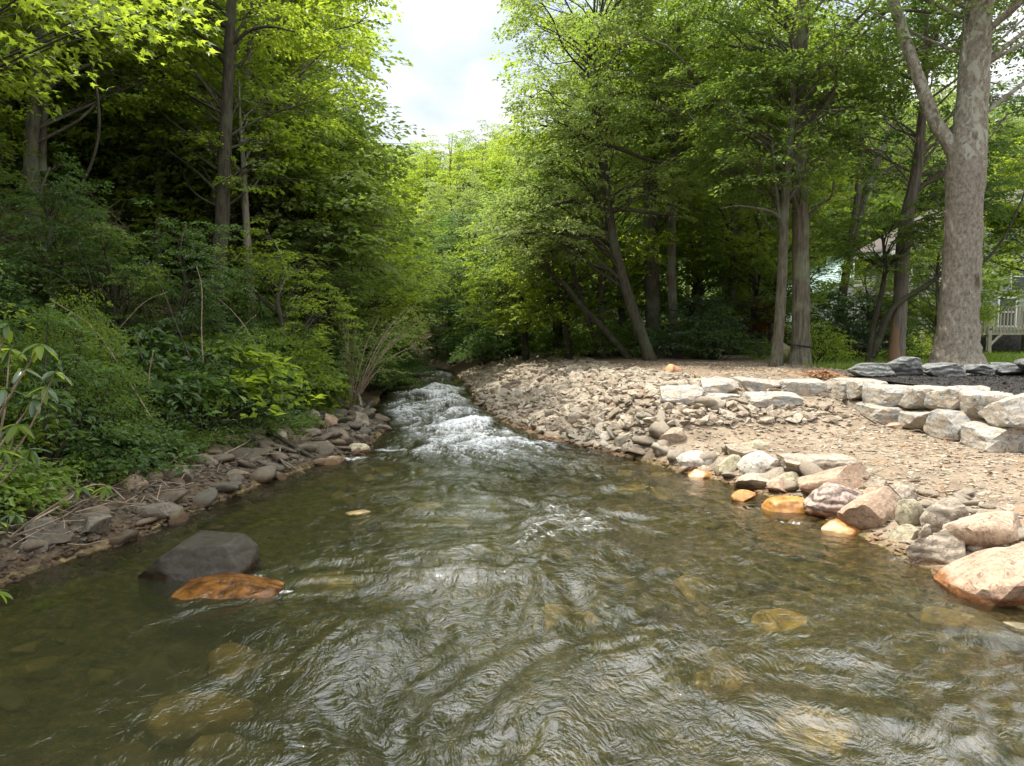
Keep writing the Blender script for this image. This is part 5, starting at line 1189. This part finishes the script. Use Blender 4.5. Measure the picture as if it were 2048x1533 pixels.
# ladder leaning on the house
ld = thing('stepladder', 'orange ladder with metal rungs leaning in the shade left of the sycamore', 'ladder', (*P(1869, 700, 27)[:2], 1.15), .1)
for x_ in (-.22, .22): MB().tube([(x_, 0, 0), (x_ * .85, .35, 1.35)], [.03, .03], 4).build('rail', redw, ld, False)
for k in range(5): 
    t_ = (k + .6) / 5.2; MB().box((0, .35 * t_, 1.35 * t_), (.42, .06, .03)).build('rung', alu, ld, False)
# garden fence, chair and odds and ends seen between the trunks
gf = thing('garden_fence', 'dark-posted garden fence of thin rails seen between the bushes', 'fence', (*P(1480, 712, 26.5)[:2], 1.25))
for x_ in (-1.0, -.25, .2, 1.1): MB().box((x_, 0, .62), (.1, .1, 1.35)).build('post', darkw, gf, False)
for z_ in (.3, .55, .82): MB().box((0, .02, z_), (2.4, .04, .05)).build('rail', woodg if z_ < .8 else darkw, gf, False)
ch = thing('garden_chair', 'dark folding chair with pale stripes near the garden fence', 'chair', (*P(1460, 714, 25.2)[:2], 1.27), .5)
MB().box((0, 0, .4), (.5, .45, .05)).build('seat', darkw, ch, False)
bm_ = Matrix.Rotation(-.3, 3, 'X')
for k in range(3): MB().box((-.16 + .16 * k, .28, .72), (.11, .04, .62), bm_).build('back_slat', darkw if k != 1 else trimm, ch, False)
for x_, y_ in ((-.22, -.2), (.22, -.2), (-.22, .2), (.22, .2)): MB().box((x_, y_, .2), (.05, .05, .42)).build('leg', darkw, ch, False)
ls = P(1482, 716, 24.6); cu = MB().box((0, 0, .05), (2.2, .14, .12)).build('timber_edging', woodg, None, False, loc=(ls[0], ls[1], hz(ls[0], ls[1]))); tag(cu, 'low grey timber edging along the dirt before the garden', 'edging')
# ------------------------------------------------------------------ wording: say which one by its look and its nearest landmark
LM = {'L': [(-9.8, 14, 'the double trunk'), (-8.4, 16.5, 'the lone pale trunk'), (-6.3, 15, 'the tallest dark trunk'), (-5.9, 15.6, 'the snapped vine-wrapped trunk'), (-5.0, 18.3, 'the sapling above the sunlit stones'), (-4.2, 17, 'the arching shrub'), (-4.4, 11, 'the stones facing the dark boulder'), (-5.2, 7.5, 'the lower left edge'), (-6, 27, 'the far end of the rapids'), (-7, 38, 'the bend of the creek'), (-12, 24, 'the top of the slope')],
      'R': [(4.6, 23, 'the leaning dark trunk'), (5.6, 27, 'the thick straight trunk'), (8.3, 20, 'the strapped trunk'), (2.5, 27, 'the end of the shingle bar'), (0, 34, 'the dark creek tunnel'), (11.3, 20.5, 'the peeled trunk'), (12, 34, 'the garden fence'), (18, 36, 'the grey house'), (22, 46, 'the white house'), (0, 60, 'the strip of sky')]}
TONE = {'bright': 'yellow-green', 'mid': 'mid-green', 'pale': 'pale green', 'dark': 'deep green', 'grass': 'light green', 'glossy': 'glossy dark green', 'rust': 'rust-red'}
INV = {LEAF[k].name: TONE[k] for k in LEAF}
WORD = {'forest_tree': 'tree', 'understory_tree': 'small tree', 'shrub': 'bush', 'leafy_plant': 'low plant', 'stone': 'stone'}
for o in [o for o in bpy.data.objects if o.parent is None and o.get('group')]:
    kn = o.name.split('.')[0]
    if kn not in WORD: continue
    x, y = o.location.x, o.location.y; sd = 'L' if x < (xl(y) + xr(y)) / 2 else 'R'
    lx, ly, ln = min(LM[sd], key=lambda q: (q[0] - x) ** 2 + (q[1] - y) ** 2)
    ww = 'behind' if y > ly + 1.5 else ('in front of' if y < ly - 1.5 else 'beside')
    if kn == 'stone':
        sz = max(o.scale); bg_ = 'large' if sz > .24 else ('small' if sz < .16 else 'middling'); tn = 'flat' if o.scale[2] < .36 * o.scale[0] else 'rounded'
        if sd == 'R':
            st_ = [(7.5, 'by the huge pink-orange boulder'), (9.3, 'near the purple-grey boulder'), (11.3, 'near the whitish boulders'), (14, 'downhill from the low slab row'), (18, 'beside the rapids'), (99, 'far up the shingle bar')]
        else: st_ = [(7.6, 'near the lower left edge'), (9.5, 'level with the dark boulder'), (12, 'below the knee-high plants'), (15, 'near the shore tip'), (99, 'beside the rapids')]
        o['label'] = '%s %s %s stone %s' % (bg_, tn, 'tan' if 'stone_tan' in o.data.materials[0].name else 'olive-grey', next(t for k, t in st_ if y < k))
        continue
    lf_ = [c for c in o.children if c.name.startswith(('crown', 'leaves'))]
    m_ = lf_[0].material_slots[0].material.name if lf_ else ''
    hh = o.scale[2]; size = ('tall ' if (o.location.z + hh * 12 > 15 if kn == 'forest_tree' else hh > 1.1) else 'low ') if kn != 'leafy_plant' else ''
    o['label'] = '%s%s %s %s %s' % (size, INV.get(m_, 'green'), WORD[kn], ww, ln)
from collections import defaultdict
dd_ = defaultdict(list)
for o in bpy.data.objects:
    if o.parent is None and o.get('label'): dd_[o['label']].append(o)
for lb, os_ in dd_.items():
    n = len(os_)
    if n < 2: continue
    os_.sort(key=lambda o: o.location.x / max(o.location.y, .5))
    od = {2: ['left-hand', 'right-hand'], 3: ['leftmost', 'middle', 'rightmost'], 4: ['leftmost', 'second leftmost', 'second rightmost', 'rightmost'], 5: ['leftmost', 'second leftmost', 'midmost', 'second rightmost', 'rightmost']}.get(n)
    for i, o in enumerate(os_):
        if od and 'under' not in lb[:20]: o['label'] = od[i] + ' ' + lb
        else: o['group'] = os_[0]['group']
print('objects', len(bpy.data.objects), 'tris', sum(len(o.data.loops) - 2 * len(o.data.polygons) for o in {o.data: o for o in bpy.data.objects if o.type == 'MESH'}.values()))
